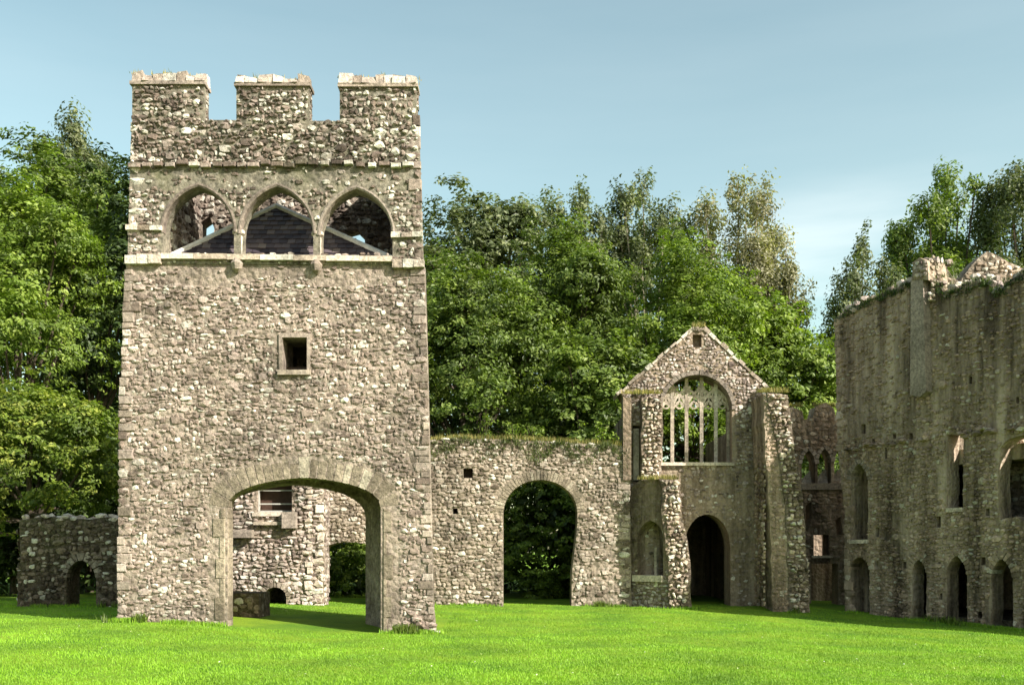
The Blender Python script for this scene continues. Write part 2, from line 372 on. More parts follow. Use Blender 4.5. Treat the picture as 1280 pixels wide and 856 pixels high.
        for q, (mn, L_) in enumerate(by.items()):
            ms.append(L_[0][10])
            for t in L_:
                V, T = (TPL if t[8] == 's' else BOXT)[t[11]]; p, R = s.mats(t)
                X = (V*np.array([t[3], t[5], t[4]])) @ np.array(R).T+np.array(p)-np.array(s.p.location)
                VV.append(X); TT.append(T+off); off += len(V); tone.append(np.full(len(T), t[12])); mi.append(np.full(len(T), q))
        if VV:
            me = mesh_np(rest, np.concatenate(VV), np.concatenate(TT), 3, np.concatenate(tone), ms)
            me.polygons.foreach_set('material_index', np.concatenate(mi).astype(np.int32))
            o = bpy.data.objects.new(rest, me); C.objects.link(o); o.parent = s.p; o['kind'] = 'stuff'

def voussoirs(fr, curve, n, L_, parent, mat, proud=.03, deep=.3, name='voussoir', out_from=0.0, gap=.012, seed=1):
    """wedge stones along a curve of (a,z) points, pointing to the left-hand side of travel left->right over the arch (outwards)"""
    r = random.Random(seed); c = np.array(curve); seg = np.hypot(*(np.diff(c, axis=0).T)); s = np.concatenate([[0], np.cumsum(seg)])
    def at(t):
        x = np.interp(t, s, c[:, 0]); y = np.interp(t, s, c[:, 1]); e = s[-1]*.01
        dx = np.interp(t+e, s, c[:, 0])-np.interp(t-e, s, c[:, 0]); dy = np.interp(t+e, s, c[:, 1])-np.interp(t-e, s, c[:, 1]); q = math.hypot(dx, dy) or 1
        return np.array([x, y]), np.array([-dy/q, dx/q])
    cuts = [0]+sorted((k+r.uniform(-.12, .12))*s[-1]/n for k in range(1, n))+[s[-1]]
    for k in range(n):
        (p0, n0), (p1, n1) = at(cuts[k]+gap), at(cuts[k+1]-gap); l0 = L_*r.uniform(.72, 1.12)
        q = [p0+n0*(out_from-.01), p1+n1*(out_from-.01), p1+n1*l0, p0+n0*l0]; pr = proud*r.uniform(.6, 1.3)
        V = [fr.w(a, z, pr) for a, z in q]+[fr.w(a, z, -deep) for a, z in q]
        raw(name, V, [(0, 3, 2, 1), (4, 5, 6, 7), (0, 1, 5, 4), (1, 2, 6, 5), (2, 3, 7, 6), (3, 0, 4, 7)], mat, parent)

def tube(points, r, sides=6, close=True):
    """V,F of a tapered tube through world points with radii r"""
    V, Fc = [], []; n = len(points); pts = [Vector(p) for p in points]
    rr = r if isinstance(r, (list, tuple)) else [r]*n
    for i, p in enumerate(pts):
        t = (pts[min(i+1, n-1)]-pts[max(i-1, 0)]).normalized(); a = t.cross(Vector((.13, 1, .07)) if abs(t.y) < .9 else Vector((1, 0, 0))).normalized(); b = t.cross(a)
        for k in range(sides): an = 2*math.pi*k/sides+math.pi/4; V.append(p+(a*math.cos(an)+b*math.sin(an))*rr[i])
    for i in range(n-1):
        for k in range(sides): j = (k+1) % sides; Fc.append((i*sides+k, (i+1)*sides+k, (i+1)*sides+j, i*sides+j))
    if close: Fc += [tuple(range(sides)), tuple((n-1)*sides+k for k in range(sides))[::-1]]
    return V, Fc
def join(parts):
    V, Fc = [], []
    for v, f in parts: o = len(V); V += list(v); Fc += [tuple(i+o for i in q) for q in f]
    return V, Fc
def box(x0, x1, y0, y1, z0, z1):
    V = [(x, y, z) for z in (z0, z1) for x, y in ((x0, y0), (x1, y0), (x1, y1), (x0, y1))]
    return V, [(0, 3, 2, 1), (4, 5, 6, 7), (0, 1, 5, 4), (1, 2, 6, 5), (2, 3, 7, 6), (3, 0, 4, 7)]
def bar(fr, a0, z0, a1, z1, b0, b1):
    V = [fr.w(a, z, b) for b in (b1, b0) for a, z in ((a0, z0), (a1, z0), (a1, z1), (a0, z1))]
    return V, [(0, 1, 2, 3), (4, 7, 6, 5), (0, 4, 5, 1), (1, 5, 6, 2), (2, 6, 7, 3), (3, 7, 4, 0)]

def leaves(centers, spread, n_each, size, r, flat=.6, outward=None, up=.6):
    """leaf rhombs round clump centres -> V (4n,3), tone"""
    K = len(centers); N = K*n_each
    c = np.repeat(centers, n_each, 0); d = r.normal(0, 1, (N, 3)); d /= np.linalg.norm(d, axis=1, keepdims=True)+1e-9
    d *= (r.random((N, 1))**.45); sp = np.repeat(spread, n_each)[:, None] if np.ndim(spread) else spread
    p = c+d*sp*np.array([1, 1, flat])
    nrm = d*.6+r.normal(0, .42, (N, 3)); nrm[:, 2] += up
    if outward is not None: nrm += np.repeat(outward, n_each, 0)*.7
    nrm /= np.linalg.norm(nrm, axis=1, keepdims=True)+1e-9
    t = np.cross(nrm, r.normal(0, 1, (N, 3))); t /= np.linalg.norm(t, axis=1, keepdims=True)+1e-9
    b = np.cross(nrm, t); s = (size*r.uniform(.6, 1.3, (N, 1)))
    V = np.stack([p-t*s, p-b*s*.5+nrm*s*.12, p+t*s, p+b*s*.5+nrm*s*.12], 1).reshape(-1, 3)
    tone = np.clip(np.repeat(r.normal(.45, .2, K), n_each)+r.normal(0, .16, N), 0, 1)
    return V, tone

def crown_mesh(name, blobs, nclump, per, size, mat, seed, spread=.6, fill=.25, up=.6):
    """blobs: (x,y,z,rx,rz) in local metres"""
    r = np.random.default_rng(seed); B = np.array(blobs, float); wt = B[:, 3]*B[:, 4]; wt /= wt.sum()
    k = r.choice(len(B), nclump, p=wt); d = r.normal(0, 1, (nclump, 3)); d[:, 2] = np.where(d[:, 2] < -.9, -d[:, 2], d[:, 2])
    d /= np.linalg.norm(d, axis=1, keepdims=True)
    lump = 1+.18*np.sin(d[:, 0]*5+k)*np.sin(d[:, 2]*6+k*2)+.10*np.sin(d[:, 1]*9+d[:, 0]*7)
    rad = np.where(r.random(nclump) < fill, r.uniform(.35, .85, nclump), r.uniform(.85, 1.06, nclump))*lump
    rad = rad+r.normal(0, .10, nclump); c = B[k, :3]+d*rad[:, None]*np.stack([B[k, 3], B[k, 3], B[k, 4]], 1)
    V, tone = leaves(c, spread*r.uniform(.6, 1.3, nclump), per, size, r, .55 if up > .3 else 1.7, d, up)
    return mesh_np(name, V, np.arange(len(V)), 4, tone, [mat])
def tree(name, label, x0, x1, ytop, ybot, Y, mat, seed, nblob=9, nclump=520, per=42, size=.13, spread=.55, bark=None, sparse=False, up=.6, group='trees behind the ruins', cat='tree', depth=1.0, trunkx=None, tall=1.0):
    nclump = int(nclump*(1.55 if not sparse else 1.5)); per = int(per*(.74 if not sparse else 1.0)); spread *= .80 if not sparse else .62; size *= .86 if not sparse else .66
    nblob = int(nblob*(1.6 if not sparse else 2.4)); up = up if not sparse else .15
    r = random.Random(seed); c = P((x0+x1)/2, (ytop+ybot)/2, Y); rx = (x1-x0)/2/F*Y; rz = (ybot-ytop)/2/F*Y
    bx = c.x if trunkx is None else (trunkx-CX)/F*Y
    gz = float(ground(bx, Y)); t = thing(name, label, cat, (bx, Y, gz), group)
    blobs = []
    for i in range(nblob):
        if i == 0: blobs.append((0, 0, 0, rx*(.5 if sparse else .84), rz*(.62 if sparse else .9))); continue
        a = r.uniform(0, 2*math.pi); h = r.uniform(-.72, .72); q = math.sqrt(max(.05, 1-h*h))*(.62 if sparse else .72)
        s = r.uniform(.24, .40) if not sparse else r.uniform(.13, .27); q *= 1.08 if not sparse else 1.18*r.uniform(.5, 1)**.5
        blobs.append((math.cos(a)*q*rx, math.sin(a)*q*rx*depth, h*rz, rx*s*1.05, max(rx*s*.85, rz*s*.6)*tall))
    blobs.append((r.uniform(-.12, .12)*rx, 0, rz*(.62 if not sparse else .76), rx*(.36 if not sparse else .2), rz*(.38 if not sparse else .24)))
    local = [(a+c.x-bx, b, d+c.z-gz, e, f) for a, b, d, e, f in blobs]
    me = crown_mesh('crown', local, nclump, per, size, mat, seed, spread, .35 if not sparse else .6, up)
    o = bpy.data.objects.new('crown', me); C.objects.link(o); o.parent = t
    if cat != 'tree': return t
    # trunk and limbs
    top = Vector((c.x-bx, 0, c.z-gz+rz*.55)); parts = []; w = .04+rx*.038
    path = [Vector((0, 0, -.2)), Vector((r.uniform(-.1, .1), 0, top.z*.3)), Vector((top.x*.4+r.uniform(-.2, .2), r.uniform(-.2, .2), top.z*.65)), top]
    parts.append(tube(path, [w*1.25, w, w*.6, w*.12], 8))
    for (a, b, d, e, f) in local[1:]:
        q = r.uniform(.25, .6); st = path[1].lerp(path[2], q); en = Vector((a, b, d)); mid = st.lerp(en, .5)+Vector((0, 0, -.08*rz))
        parts.append(tube([st, mid, en, en+Vector((r.uniform(-.3, .3)*e, r.uniform(-.3, .3)*e, f*.75))], [w*.5, w*.34, w*.2, w*.05], 5))
    V, Fc = join(parts); me = bpy.data.meshes.new('trunk'); me.from_pydata([tuple(v) for v in V], [], Fc); me.materials.append(bark or M_BARK)
    o = bpy.data.objects.new('trunk', me); C.objects.link(o); o.parent = t
    return t

def tufts(name, pts, mat, parent, h=.16, seed=1, per=16, label=None, w=.012, lean=.5):
    r = np.random.default_rng(seed); p = np.repeat(np.array(pts, float), per, 0); N = len(p); p[:, :2] += r.normal(0, .05, (N, 2))
    a = r.uniform(0, 2*math.pi, N); d = np.stack([np.cos(a), np.sin(a), np.zeros(N)], 1); hh = h*r.uniform(.5, 1.3, (N, 1)); ln = r.uniform(0, lean, (N, 1))*hh
    e = np.stack([-np.sin(a), np.cos(a), np.zeros(N)], 1)*w
    V = np.stack([p-e, p+e, p+d*ln+np.array([0, 0, 1])*hh], 1).reshape(-1, 3)
    if parent is not None: V -= np.array(wloc(parent))
    me = mesh_np(name, V, np.arange(len(V)), 3, r.random(N), [mat]); o = bpy.data.objects.new(name, me); C.objects.link(o)
    if parent is not None: o.parent = parent
    o['kind'] = 'stuff'
    if label: o['label'] = label
    return o

# ------------------------------------------------------------------ ground
def build_ground():
    m, n, l, b, o = mat_new('lawn'); pos = n.new('ShaderNodeNewGeometry').outputs['Position']
    col = ramp(n, l, noise(n, l, pos, 30, 6, .7), [(.3, (.09, .175, .012)), (.5, (.145, .275, .016)), (.72, (.22, .36, .028))])
    col = mixc(n, l, 1, col, ramp(n, l, noise(n, l, pos, .6, 5, .6), [(.35, (.55, .68, .75)), (.64, (1.3, 1.08, 1.1))]), 'MULTIPLY')
    col = mixc(n, l, ramp(n, l, noise(n, l, pos, 1.5, 6, .75, loc=(4, 4, 0)), [(.62, g(0)), (.76, g(.35))]), col, (.14, .20, .04))
    sx = n.new('ShaderNodeSeparateXYZ'); l(pos, sx.inputs[0]); far = ramp(n, l, noise(n, l, pos, .05, 3), [(.3, (.14, .13, .06)), (.7, (.20, .18, .10))])
    ml = n.new('ShaderNodeMapRange'); l(sx.outputs[1], ml.inputs[0]); ml.inputs[1].default_value = 7; ml.inputs[2].default_value = 4; col = mixc(n, l, ml.outputs[0], col, far)  # unseen ground behind camera, made dry olive to lessen green bounce light
    l(col, b.inputs['Base Color'])
    bp = n.new('ShaderNodeBump'); bp.inputs['Strength'].default_value = .9; bp.inputs['Distance'].default_value = .05
    l(noise(n, l, pos, 26, 6, .75), bp.inputs['Height']); l(bp.outputs[0], b.inputs['Normal'])
    xs = np.concatenate([[-2500, -800, -200, -80], np.arange(-50, 50.1, .5), [80, 200, 800, 2500]]); ys = np.concatenate([[-2500, -600, -100, -30], np.arange(-10, 60.1, .5), [80, 150, 400, 1000, 3500]])
    X, Y = np.meshgrid(xs, ys); Z = ground(X, Y); V = np.stack([X, Y, Z], -1).reshape(-1, 3); nx = len(xs)
    i, j = np.meshgrid(np.arange(nx-1), np.arange(len(ys)-1)); a = (j*nx+i).ravel()
    me = mesh_np('ground', V, np.stack([a, a+1, a+1+nx, a+nx], 1), 4, None, [m], True)
    o = link('ground', me); o['kind'] = 'structure'; o['label'] = 'bright green mown lawn in front of the ruined palace'
    # short blades of turf over the lawn in view
    r = np.random.default_rng(5); N = 300000
    Yb = 10.5+(r.random(N)**1.5)*20.5; Xb = (r.random(N)*2-1)*(Yb*.56)
    keep = ~((Xb > -8.1) & (Xb < -1.5) & (Yb > 20.3) & (Yb < 24.2))
    Xb, Yb = Xb[keep], Yb[keep]; N = len(Xb); p = np.stack([Xb, Yb, ground(Xb, Yb)-.004], 1)
    patch = .5+.5*np.sin(Xb*1.9+np.sin(Yb*1.3)*2)*np.sin(Yb*2.3+Xb)
    a = r.uniform(0, 6.283, N); hh = (.018+.022*r.random(N))*(0.75+.6*patch); e = np.stack([np.cos(a), np.sin(a), 0*a], 1)*.007
    tip = p+np.stack([r.normal(0, .012, N), r.normal(0, .012, N), hh], 1)
    V = np.stack([p-e, p+e, tip], 1).reshape(-1, 3)
    me = mesh_np('turf', V, np.arange(len(V)), 3, np.clip(r.normal(.45, .14, N)+.25*(patch-.5), 0, 1), [M_BLADE])
    o = link('turf', me); o['kind'] = 'stuff'; o['label'] = 'short blades of mown grass covering the lawn'; o['category'] = 'grass'
build_ground()

# ------------------------------------------------------------------ gate tower
def build_tower():
    Y0 = 20.5; fr = FY(Y0); YB = 23.5
    T = thing('gate_tower', 'tall battlemented rubble stone gate tower with wide arched passage and three-arch arcade', 'tower', (-4.8, Y0, .05))
    rr = random.Random(5)
    # lower front wall
    outer = fr.pts([(146, 812), (147, 776), (150, 500), (158, 327), (530, 331), (536, 560), (541, 760), (546, 812)])
    door_px = arch(284, 476, 815, 634, 596, 'flat', 16); door = fr.pts(door_px)
    win = fr.pts(rect(352, 385, 421, 463))
    prism('wall', fr, outer, [door, win], .42, M_TOWM, T)
    fi2 = FY(Y0+.422); kk = (Y0+.422)/Y0; win2 = [(a, z) for a, z in win]
    prism('inner_wall', fi2, [(-7.95, -.5), (-7.7, 7.6), (-2.05, 7.6), (-1.72, -.5)], [fr.pts(arch(262, 474, 815, 632, 594, 'flat', 16)), win2], .676, M_TOWM, T)
    R = Rubble(T, M_TOW, 11)
    # ring kept free for the arch stones
    ring = fr.pts(arch(262, 498, 815, 626, 568, 'flat', 16)); wring = fr.pts(rect(349, 388, 417, 468))
    zpl = fr.px(0, 352)[1]; 
    def skip(a, z):
        if z > zpl+.12*math.sin(a*2.3): return rng.random() < .88
        return math.sin(a*3.1+1)*math.sin(z*2.7+a)+.3*math.sin(a*9)*math.sin(z*11) > .84 and rng.random() < .85
    low = [outer, ring, wring]
    R.fill(fr, low, (.05, .108), (.06, .20), (.006, .036), .08, skip)
    R.big(fr, low, 110, (.17, .30), (.10, .17), (.02, .04), lambda a, z: z > zpl or (a > fr.px(180, 600)[0] and rng.random() < .45))
    ll = fr.pts([(147, 779), (150, 500), (158, 330)]); rl = fr.pts([(545, 792), (541, 760), (536, 560), (530, 335)])
    R.quoins(fr, ll, (.16, .30), (.11, .22), 1, .035, [M_ASH, M_TOW, M_TOW]); R.quoins(fr, rl, (.14, .26), (.10, .2), -1, .035, [M_ASH, M_TOW, M_TOW])
    # side, back walls
    xl, xr = ll[0][0], rl[0][0]-.05
    # right and left side walls of the lower tower (slightly inset from the battered front corners)
    SR, SL, IN = -.0405, .040, .13     # batter of the two sides, and how much they draw in towards the rear
    XR = lambda y, z: -1.575+SR*z-IN*(y-Y0); XL = lambda y, z: -8.10+SL*z+.02*(y-Y0)
    def side(name, X, th, y0, y1, z0, z1):
        V = [(X(y, z)+(t), y, z) for z in (z0, z1) for (y, t) in ((y0, 0), (y0, th), (y1, th), (y1, 0))]
        F_ = [(0, 3, 2, 1), (4, 5, 6, 7), (0, 1, 5, 4), (1, 2, 6, 5), (2, 3, 7, 6), (3, 0, 4, 7)]
        raw(name, V, F_ if th > 0 else [f[::-1] for f in F_], M_TOWM, T)
    side('side_wall', XL, .88, Y0+1.1, YB-.9, -.3, 7.66); side('side_wall', XR, -.88, Y0+1.1, YB-.9, -.3, 7.66)
    fb = FY(YB-.9); xa = lambda v: v
    rear_arch = fb.pts(arch(258, 457, 830, 648, 603, 'flat', 16))
    prism('rear_wall', fb, [(XL(YB, -.3)+.02, -.3), (XL(YB, 7.66)+.02, 7.66), (XR(YB, 7.66)-.02, 7.66), (XR(YB, -.3)-.02, -.3)], [rear_arch], .9, M_TOWM, T)
    # splayed passage walls and ceiling
    def plan(name, pl, z0, z1, mat):
        n = len(pl); V = [(x, y, z0) for x, y in pl]+[(x, y, z1) for x, y in pl]
        raw(name, V, [tuple(range(n))[::-1], tuple(range(n, 2*n))]+[(i, (i+1) % n, n+(i+1) % n, n+i) for i in range(n)], mat, T)
    xj = fb.px(457, 700)[0]; xf = fr.px(477, 700)[0]
    plan('passage_wall', [(xf, Y0+1.102), (xr-1.002, Y0+1.102), (xr-1.002, YB-.902), (xj+.01, YB-.902)], -.3, 3.38, M_TOWM)
    raw('ceiling', *box(xl+.95, xr-1.0, Y0+1.1, YB-.9, 3.4, 3.7), M_TOWM, T)
    raw('upper_floor', *box(xl+.95, xr-1.0, Y0+1.1, YB-.9, 7.3, 7.6), M_TOWM, T)
    # rubble on the sides
    Fr = Frame((XR(Y0, 0), Y0, 0), (-IN, 1, 0), (SR, 0, 1)); Fl = Frame((XL(YB, 0), YB, 0), (-.02, -1, 0), (SL, 0, 1)); Fback = Frame((XR(YB, 0)-.05, YB, 0), (-1, 0, 0))
    sidep = [[(.05, 0), (.05, 10.4), (YB-Y0, 10.4), (YB-Y0, 0)]]
    R.fill(Fr, [[(1.1, 0), (1.1, 7.6), (YB-Y0, 7.6), (YB-Y0, 0)]], (.12, .22), (.15, .4), (.02, .05), .04)
    R.fill(Fl, [[(0, 0), (0, 7.6), (YB-Y0-1.1, 7.6), (YB-Y0-1.1, 0)]], (.12, .22), (.15, .4), (.02, .05), .04)
    # ---- upper storey
    R2 = R
    up = fr.pts([(160, 330), (164, 180), (166, 150), (521, 153), (523, 180), (528, 332)])
    aP = [arch(204, 293, 318, 291, 233, 'pointed', 14), arch(301, 392, 320, 293, 233, 'pointed', 14), arch(400, 491, 322, 295, 236, 'pointed', 14)]
    holes = [fr.pts(a) for a in aP]
    prism('arcade_wall', fr, up, holes, .42, M_PLAST, T, front=.03)
    ringp = [arch(x0-9, x1+9, 318, s, t-10, 'pointed', 14) for (x0, x1, s, t) in ((206, 291, 292, 233), (304, 388, 294, 233), (403, 489, 296, 236))]
    zs = fr.px(0, 207)[1]; zt = fr.px(0, 238)[1]
    def skip2(a, z):
        if zt < z < zs: return rng.random() < .72
        return False
    rings = [fr.pts(p) for p in ringp]
    def inring(a, z): return any(inside([q], np.array([a]), np.array([z]))[0] for q in rings)
    R.fill(fr, [up], (.055, .11), (.06, .18), (.012, .045), .06, lambda a, z: skip2(a, z) or inring(a, z), front=.03, mat=M_TOWU, boost=lambda a, z: 1.4 if z > zs else .9)
    R.big(fr, [up], 40, (.16, .30), (.12, .2), (.05, .09), lambda a, z: z < zs+.1, mat=M_TOWU)
    # corbel string of small stones above the plaster band
    for k in range(24):
        a, _ = fr.px(170+k*14.8, 207); R.add(fr, a, zs+rng.uniform(-.04, .03), rng.uniform(.16, .26), .09, .11, rng.normal(0, .03), (0, 0), 'b', .02, M_TOWU)
    for (px, m_, sd) in ((163, M_CAP, 1), (526, M_ASH, -1)):
        R.quoins(fr, fr.pts([(px-2*sd, 318 if sd == 1 else 325), (px+2*sd, 150)]), (.16, .34), (.12, .26), sd, .05, [m_, M_TOWU])
    # merlons with thick lichened copings
    for (x0, x1, yb, yt, yc) in ((166, 256, 152, 108, 91), (296, 387, 152, 110, 95), (425, 521, 154, 111, 95)):
        o = fr.pts([(x0, yb+4), (x0, yt), (x1, yt), (x1, yb+4)])
        me = prism('merlon', fr, o, [], .30, M_PLAST, T, front=.036)
        Rm = [o]
        R.fill(fr, Rm, (.06, .12), (.07, .2), (.02, .06), .05, front=.03, mat=M_TOWU)
        fs = Frame(fr.w(o[2][0], 0, .03), (0, 1, 0)); R.fill(fs, [[(0, o[0][1]), (0, o[1][1]), (.3, o[1][1]), (.3, o[0][1])]], (.08, .13), (.1, .2), (.01, .03), .05, mat=M_TOWU)
        a0, z0 = fr.px(x0-2, yt); a1, z1 = fr.px(x1+2, yc)
        raw('coping', *bar(fr, a0, z0, a1, z0+.07, -.33, .10), M_ASH, me)
        # rough lumps of the weathered top course
        a = a0+.02; n = 0
        while a < a1-.06:
            w = min(rr.uniform(.16, .30), a1-a-.01); h = (z1-z0-.06)*rr.uniform(.62, 1.12)
            for b, dd in ((.09, 0), (-.12, .03)):
                V, F_ = bar(fr, a+.004, z0+.068, a+w-.004, z0+.068+h+dd, b-.2, b)
                V = [v+Vector((rr.uniform(-.012, .012), rr.uniform(-.05, .03)+(.05 if v.z > z0+.1 else 0)*(1 if b > 0 else -1), rr.uniform(-.045, .03) if v.z > z0+.1 else 0)) for v in V]
                raw('coping_stone', V, F_, M_CAP, me)
            a += w
        tufts('moss', [tuple(fr.w(rr.uniform(a0, a1), z1-.02, rr.uniform(-.4, 0))) for _ in range(16)], M_TUFT, me, .09, int(x0), 8)
    # ragged stones on the crenel sills and edges
    for k in range(46):
        px = rr.uniform(258, 423)
        if 296 < px < 387: continue
        a, z = fr.px(px, 152); R.add(fr, a, z, rr.uniform(.1, .2), rr.uniform(.06, .1), .05, 0, (0, 0), 's', rr.uniform(-.4, .02), M_TOWU)
    # inner parapet walls
    side('side_parapet', XL, .48, Y0+.47, YB-.45, 7.66, 10.45); side('side_parapet', XR, -.5, Y0+.47, YB-.45, 7.66, 10.45)
    fp = FY(YB-.45); zt_ = 10.45
    pout = roughen([(XL(YB, 7.7)+.02, 7.66), (XL(YB, zt_)+.03, zt_), (XR(YB, zt_)-.03, zt_), (XR(YB, 7.7)-.02, 7.66)], .03, .3)
    ph = [fp.pts(rect(229, 239, 243, 300)), fp.pts([(250, 300), (251, 278), (262, 270), (268, 286), (266, 300)]), fp.pts([(428, 310), (432, 290), (446, 286), (456, 296), (456, 312)])]
    prism('rear_parapet', fp, pout, ph, .45, M_TOWM, T)
    R.fill(fp, [pout]+ph, (.08, .16), (.1, .26), (.02, .06), .05, mat=M_TOWU)
    a0, z0 = fp.px(240, 326); a1, z1 = fp.px(247, 238); raw('jamb', *bar(fp, a0, z0, a1, z1, -.1, .09), M_PALE, T)
    fi = Frame((XL(Y0, 0)+.48, Y0, 0), (.02, 1, 0), (SL, 0, 1)); fj = Frame((XR(YB, 0)-.5, YB, 0), (IN, -1, 0), (SR, 0, 1))
    for f_ in (fi, fj): R.fill(f_, [[(.5, 7.7), (.5, 10.4), (2.5, 10.4), (2.5, 7.7)]], (.1, .18), (.12, .3), (.02, .05), .05, mat=M_TOWU)
    # outer side faces of the parapet
    fo = Fr; R.fill(fo, [[(.5, 7.7), (.5, 10.4), (YB-Y0, 10.4), (YB-Y0, 7.7)]], (.1, .18), (.12, .3), (.02, .05), .05, mat=M_TOWU)
    # ---- dressed work of the arcade
    for k, (x0, x1, s, t) in enumerate(((204, 293, 291, 233), (301, 392, 293, 233), (400, 491, 295, 236))):
        c = fr.pts(arch(x0, x1, 318, s, t, 'pointed', 16)[1:-1]); V, Fc = [], []
        ca = np.array(c); 
        for i, (a, z) in enumerate(c):
            p = ca[min(i+1, len(c)-1)]-ca[max(i-1, 0)]; q = np.hypot(*p); nx_, nz_ = -p[1]/q, p[0]/q
            for off, b in ((-.012, -.12), (-.014, .035), (.02, .055), (.055, .05), (.065, -.12)): V.append(fr.w(a+nx_*off, z+nz_*off, b))
        for i in range(len(c)-1):
            for j in range(5): Fc.append((i*5+j, i*5+(j+1) % 5, (i+1)*5+(j+1) % 5, (i+1)*5+j))
        raw('arch_moulding', V, Fc, M_MOULD, T)
    for px, y0_, y1_ in ((297, 291, 321), (396, 293, 323)):
        a, z0 = fr.px(px, y1_); _, z1 = fr.px(px, y0_)
        col = raw('column', *tube([fr.w(a, z0, -.08), fr.w(a, z1, -.08)], .078, 8), M_PALE, T)
        for zz, rads, nm in ((z1, (.08, .125, .13, .10), 'capital'), (z0, (.13, .12, .09, .08), 'base')):
            raw(nm, *tube([fr.w(a, zz+d, -.08) for d in (-.03, .0, .05, .08)], list(rads), 10), M_PALE, col)
        # leaf corbel under the sill
        raw('corbel', *tube([fr.w(a, z0-.08, .02), fr.w(a, z0-.17, .05), fr.w(a, z0-.26, .05), fr.w(a, z0-.33, .02)], [.10, .13, .10, .04], 8), M_ASH, T)
    a0, z0 = fr.px(203, 322); a1, z1 = fr.px(491, 326)
    # sill slabs, gently falling to the right
    xs = np.linspace(a0, a1, 8)
    for i in range(7):
        za = z0+(z1-z0)*i/7; raw('sill', *bar(fr, xs[i]+.004, za-.05, xs[i+1]-.004, za+.06, -.5, .10+rr.uniform(0, .02)), M_PALE, T)
    for (px0, px1, py0, py1, b) in ((158, 203, 320, 331, .10), (491, 531, 326, 336, .12), (159, 204, 283, 289, .09), (489, 529, 292, 298, .09)):
        a0, zb = fr.px(px0, py1); a1, zt2 = fr.px(px1, py0); n = 3
        for i in range(n):
            w = (a1-a0)/n; raw('string_course', *bar(fr, a0+i*w+.004, zb+rr.uniform(-.01, .01), a0+(i+1)*w-.004, zt2+rr.uniform(-.015, .015), 0, b+rr.uniform(0, .03)), M_CAP, T)
    # ---- hipped slate roof inside the parapet
    ax, ay, az = fr.px(345, 0)[0]+.0, 22.0, 9.2; ax = (345-CX)/F*ay
    bx0, bx1, by0, by1, bz = xl+.7, xr-.8, Y0+.52, YB-.46, 7.70
    cs = [Vector((bx0, by0, bz)), Vector((bx1, by0, bz)), Vector((bx1, by1, bz)), Vector((bx0, by1, bz))]; ap = Vector((ax, ay, az))
    roof = raw('roof', cs+[ap], [(0, 1, 4), (1, 2, 4), (2, 3, 4), (3, 0, 4), (3, 2, 1, 0)], M_WOOD, T)
    SV, SF, st = [], [], []
    for i in range(4):
        A, B = cs[i], cs[(i+1) % 4]; u = (B-A).normalized(); n_ = (B-A).cross(ap-A).normalized(); v = n_.cross(u); H = (ap-A).dot(v); Lw = (B-A).length; apu = (ap-A).dot(u)
        rows = int(H/.14)
        for q in range(rows):
            h0 = q*H/rows; f = h0/H; s0 = apu*f; s1 = Lw-(Lw-apu)*f; x = s0-(q % 2)*.085
            while x < s1:
                e0, e1 = max(x+.004, s0), min(x+.17-.004, s1); x += .17
                if e1-e0 < .03: continue
                h1 = h0+H/rows*1.25; j = rr.uniform(-.012, .012)
                pts = [(e0, h0, .035+j), (e1, h0, .035-j), (e1, h1, .012), (e0, h1, .012)]; b = len(SV)
                SV += [A+u*p+v*q_+n_*z for p, q_, z in pts]+[A+u*p+v*q_ for p, q_, z in pts[:2]]
                SF += [b, b+1, b+2, b+3, b, b+4, b+5, b+1]; st += [rr.random()]*2
    me = mesh_np('slates', np.array([tuple(v) for v in SV])-np.array(wloc(roof)), SF, 4, st, [M_SLATE])
    T_sl = bpy.data.objects.new('slates', me); C.objects.link(T_sl); T_sl.parent = roof; T_sl['kind'] = 'stuff'
    for c_ in cs:
        d = (ap-c_); raw('hip_flashing', *tube([c_+d*.0+Vector((0, 0, .05)), ap+Vector((0, 0, .05))], .06, 6), M_LEAD, roof)
    # ---- square window
    fw = prism('window', fr, fr.pts([(349, 468), (349, 417), (388, 417), (388, 468)]), [fr.pts(rect(353, 384, 422, 463))], .5, M_ASH, T, front=.035, label='small square window with dressed stone surround')
    a0, z0 = fr.px(348, 469); a1, z1 = fr.px(389, 463); raw('sill', *bar(fr, a0, z0, a1, z1, -.3, .09), M_PALE, fw)
    fw2 = FY(Y0+.45); a0, z0 = fw2.px(353, 463); a1, z1 = fw2.px(386, 421)
    raw('frame', *join([bar(fw2, a0-.02, z0, a0+.05, z1, -.05, 0), bar(fw2, a1-.05, z0, a1+.02, z1, -.05, 0), bar(fw2, a0+.05, z0, a1-.05, z0+.07, -.05, 0), bar(fw2, a0+.05, z1-.06, a1-.05, z1, -.05, 0)]), M_WOOD, fw)
    # ---- great arch: voussoirs and jamb stones
    cv = fr.pts(arch(284, 476, 815, 634, 596, 'flat', 24)[1:-1]); voussoirs(fr, cv, 21, .38, T, M_ARCH, .008, .38, seed=3, gap=.016)
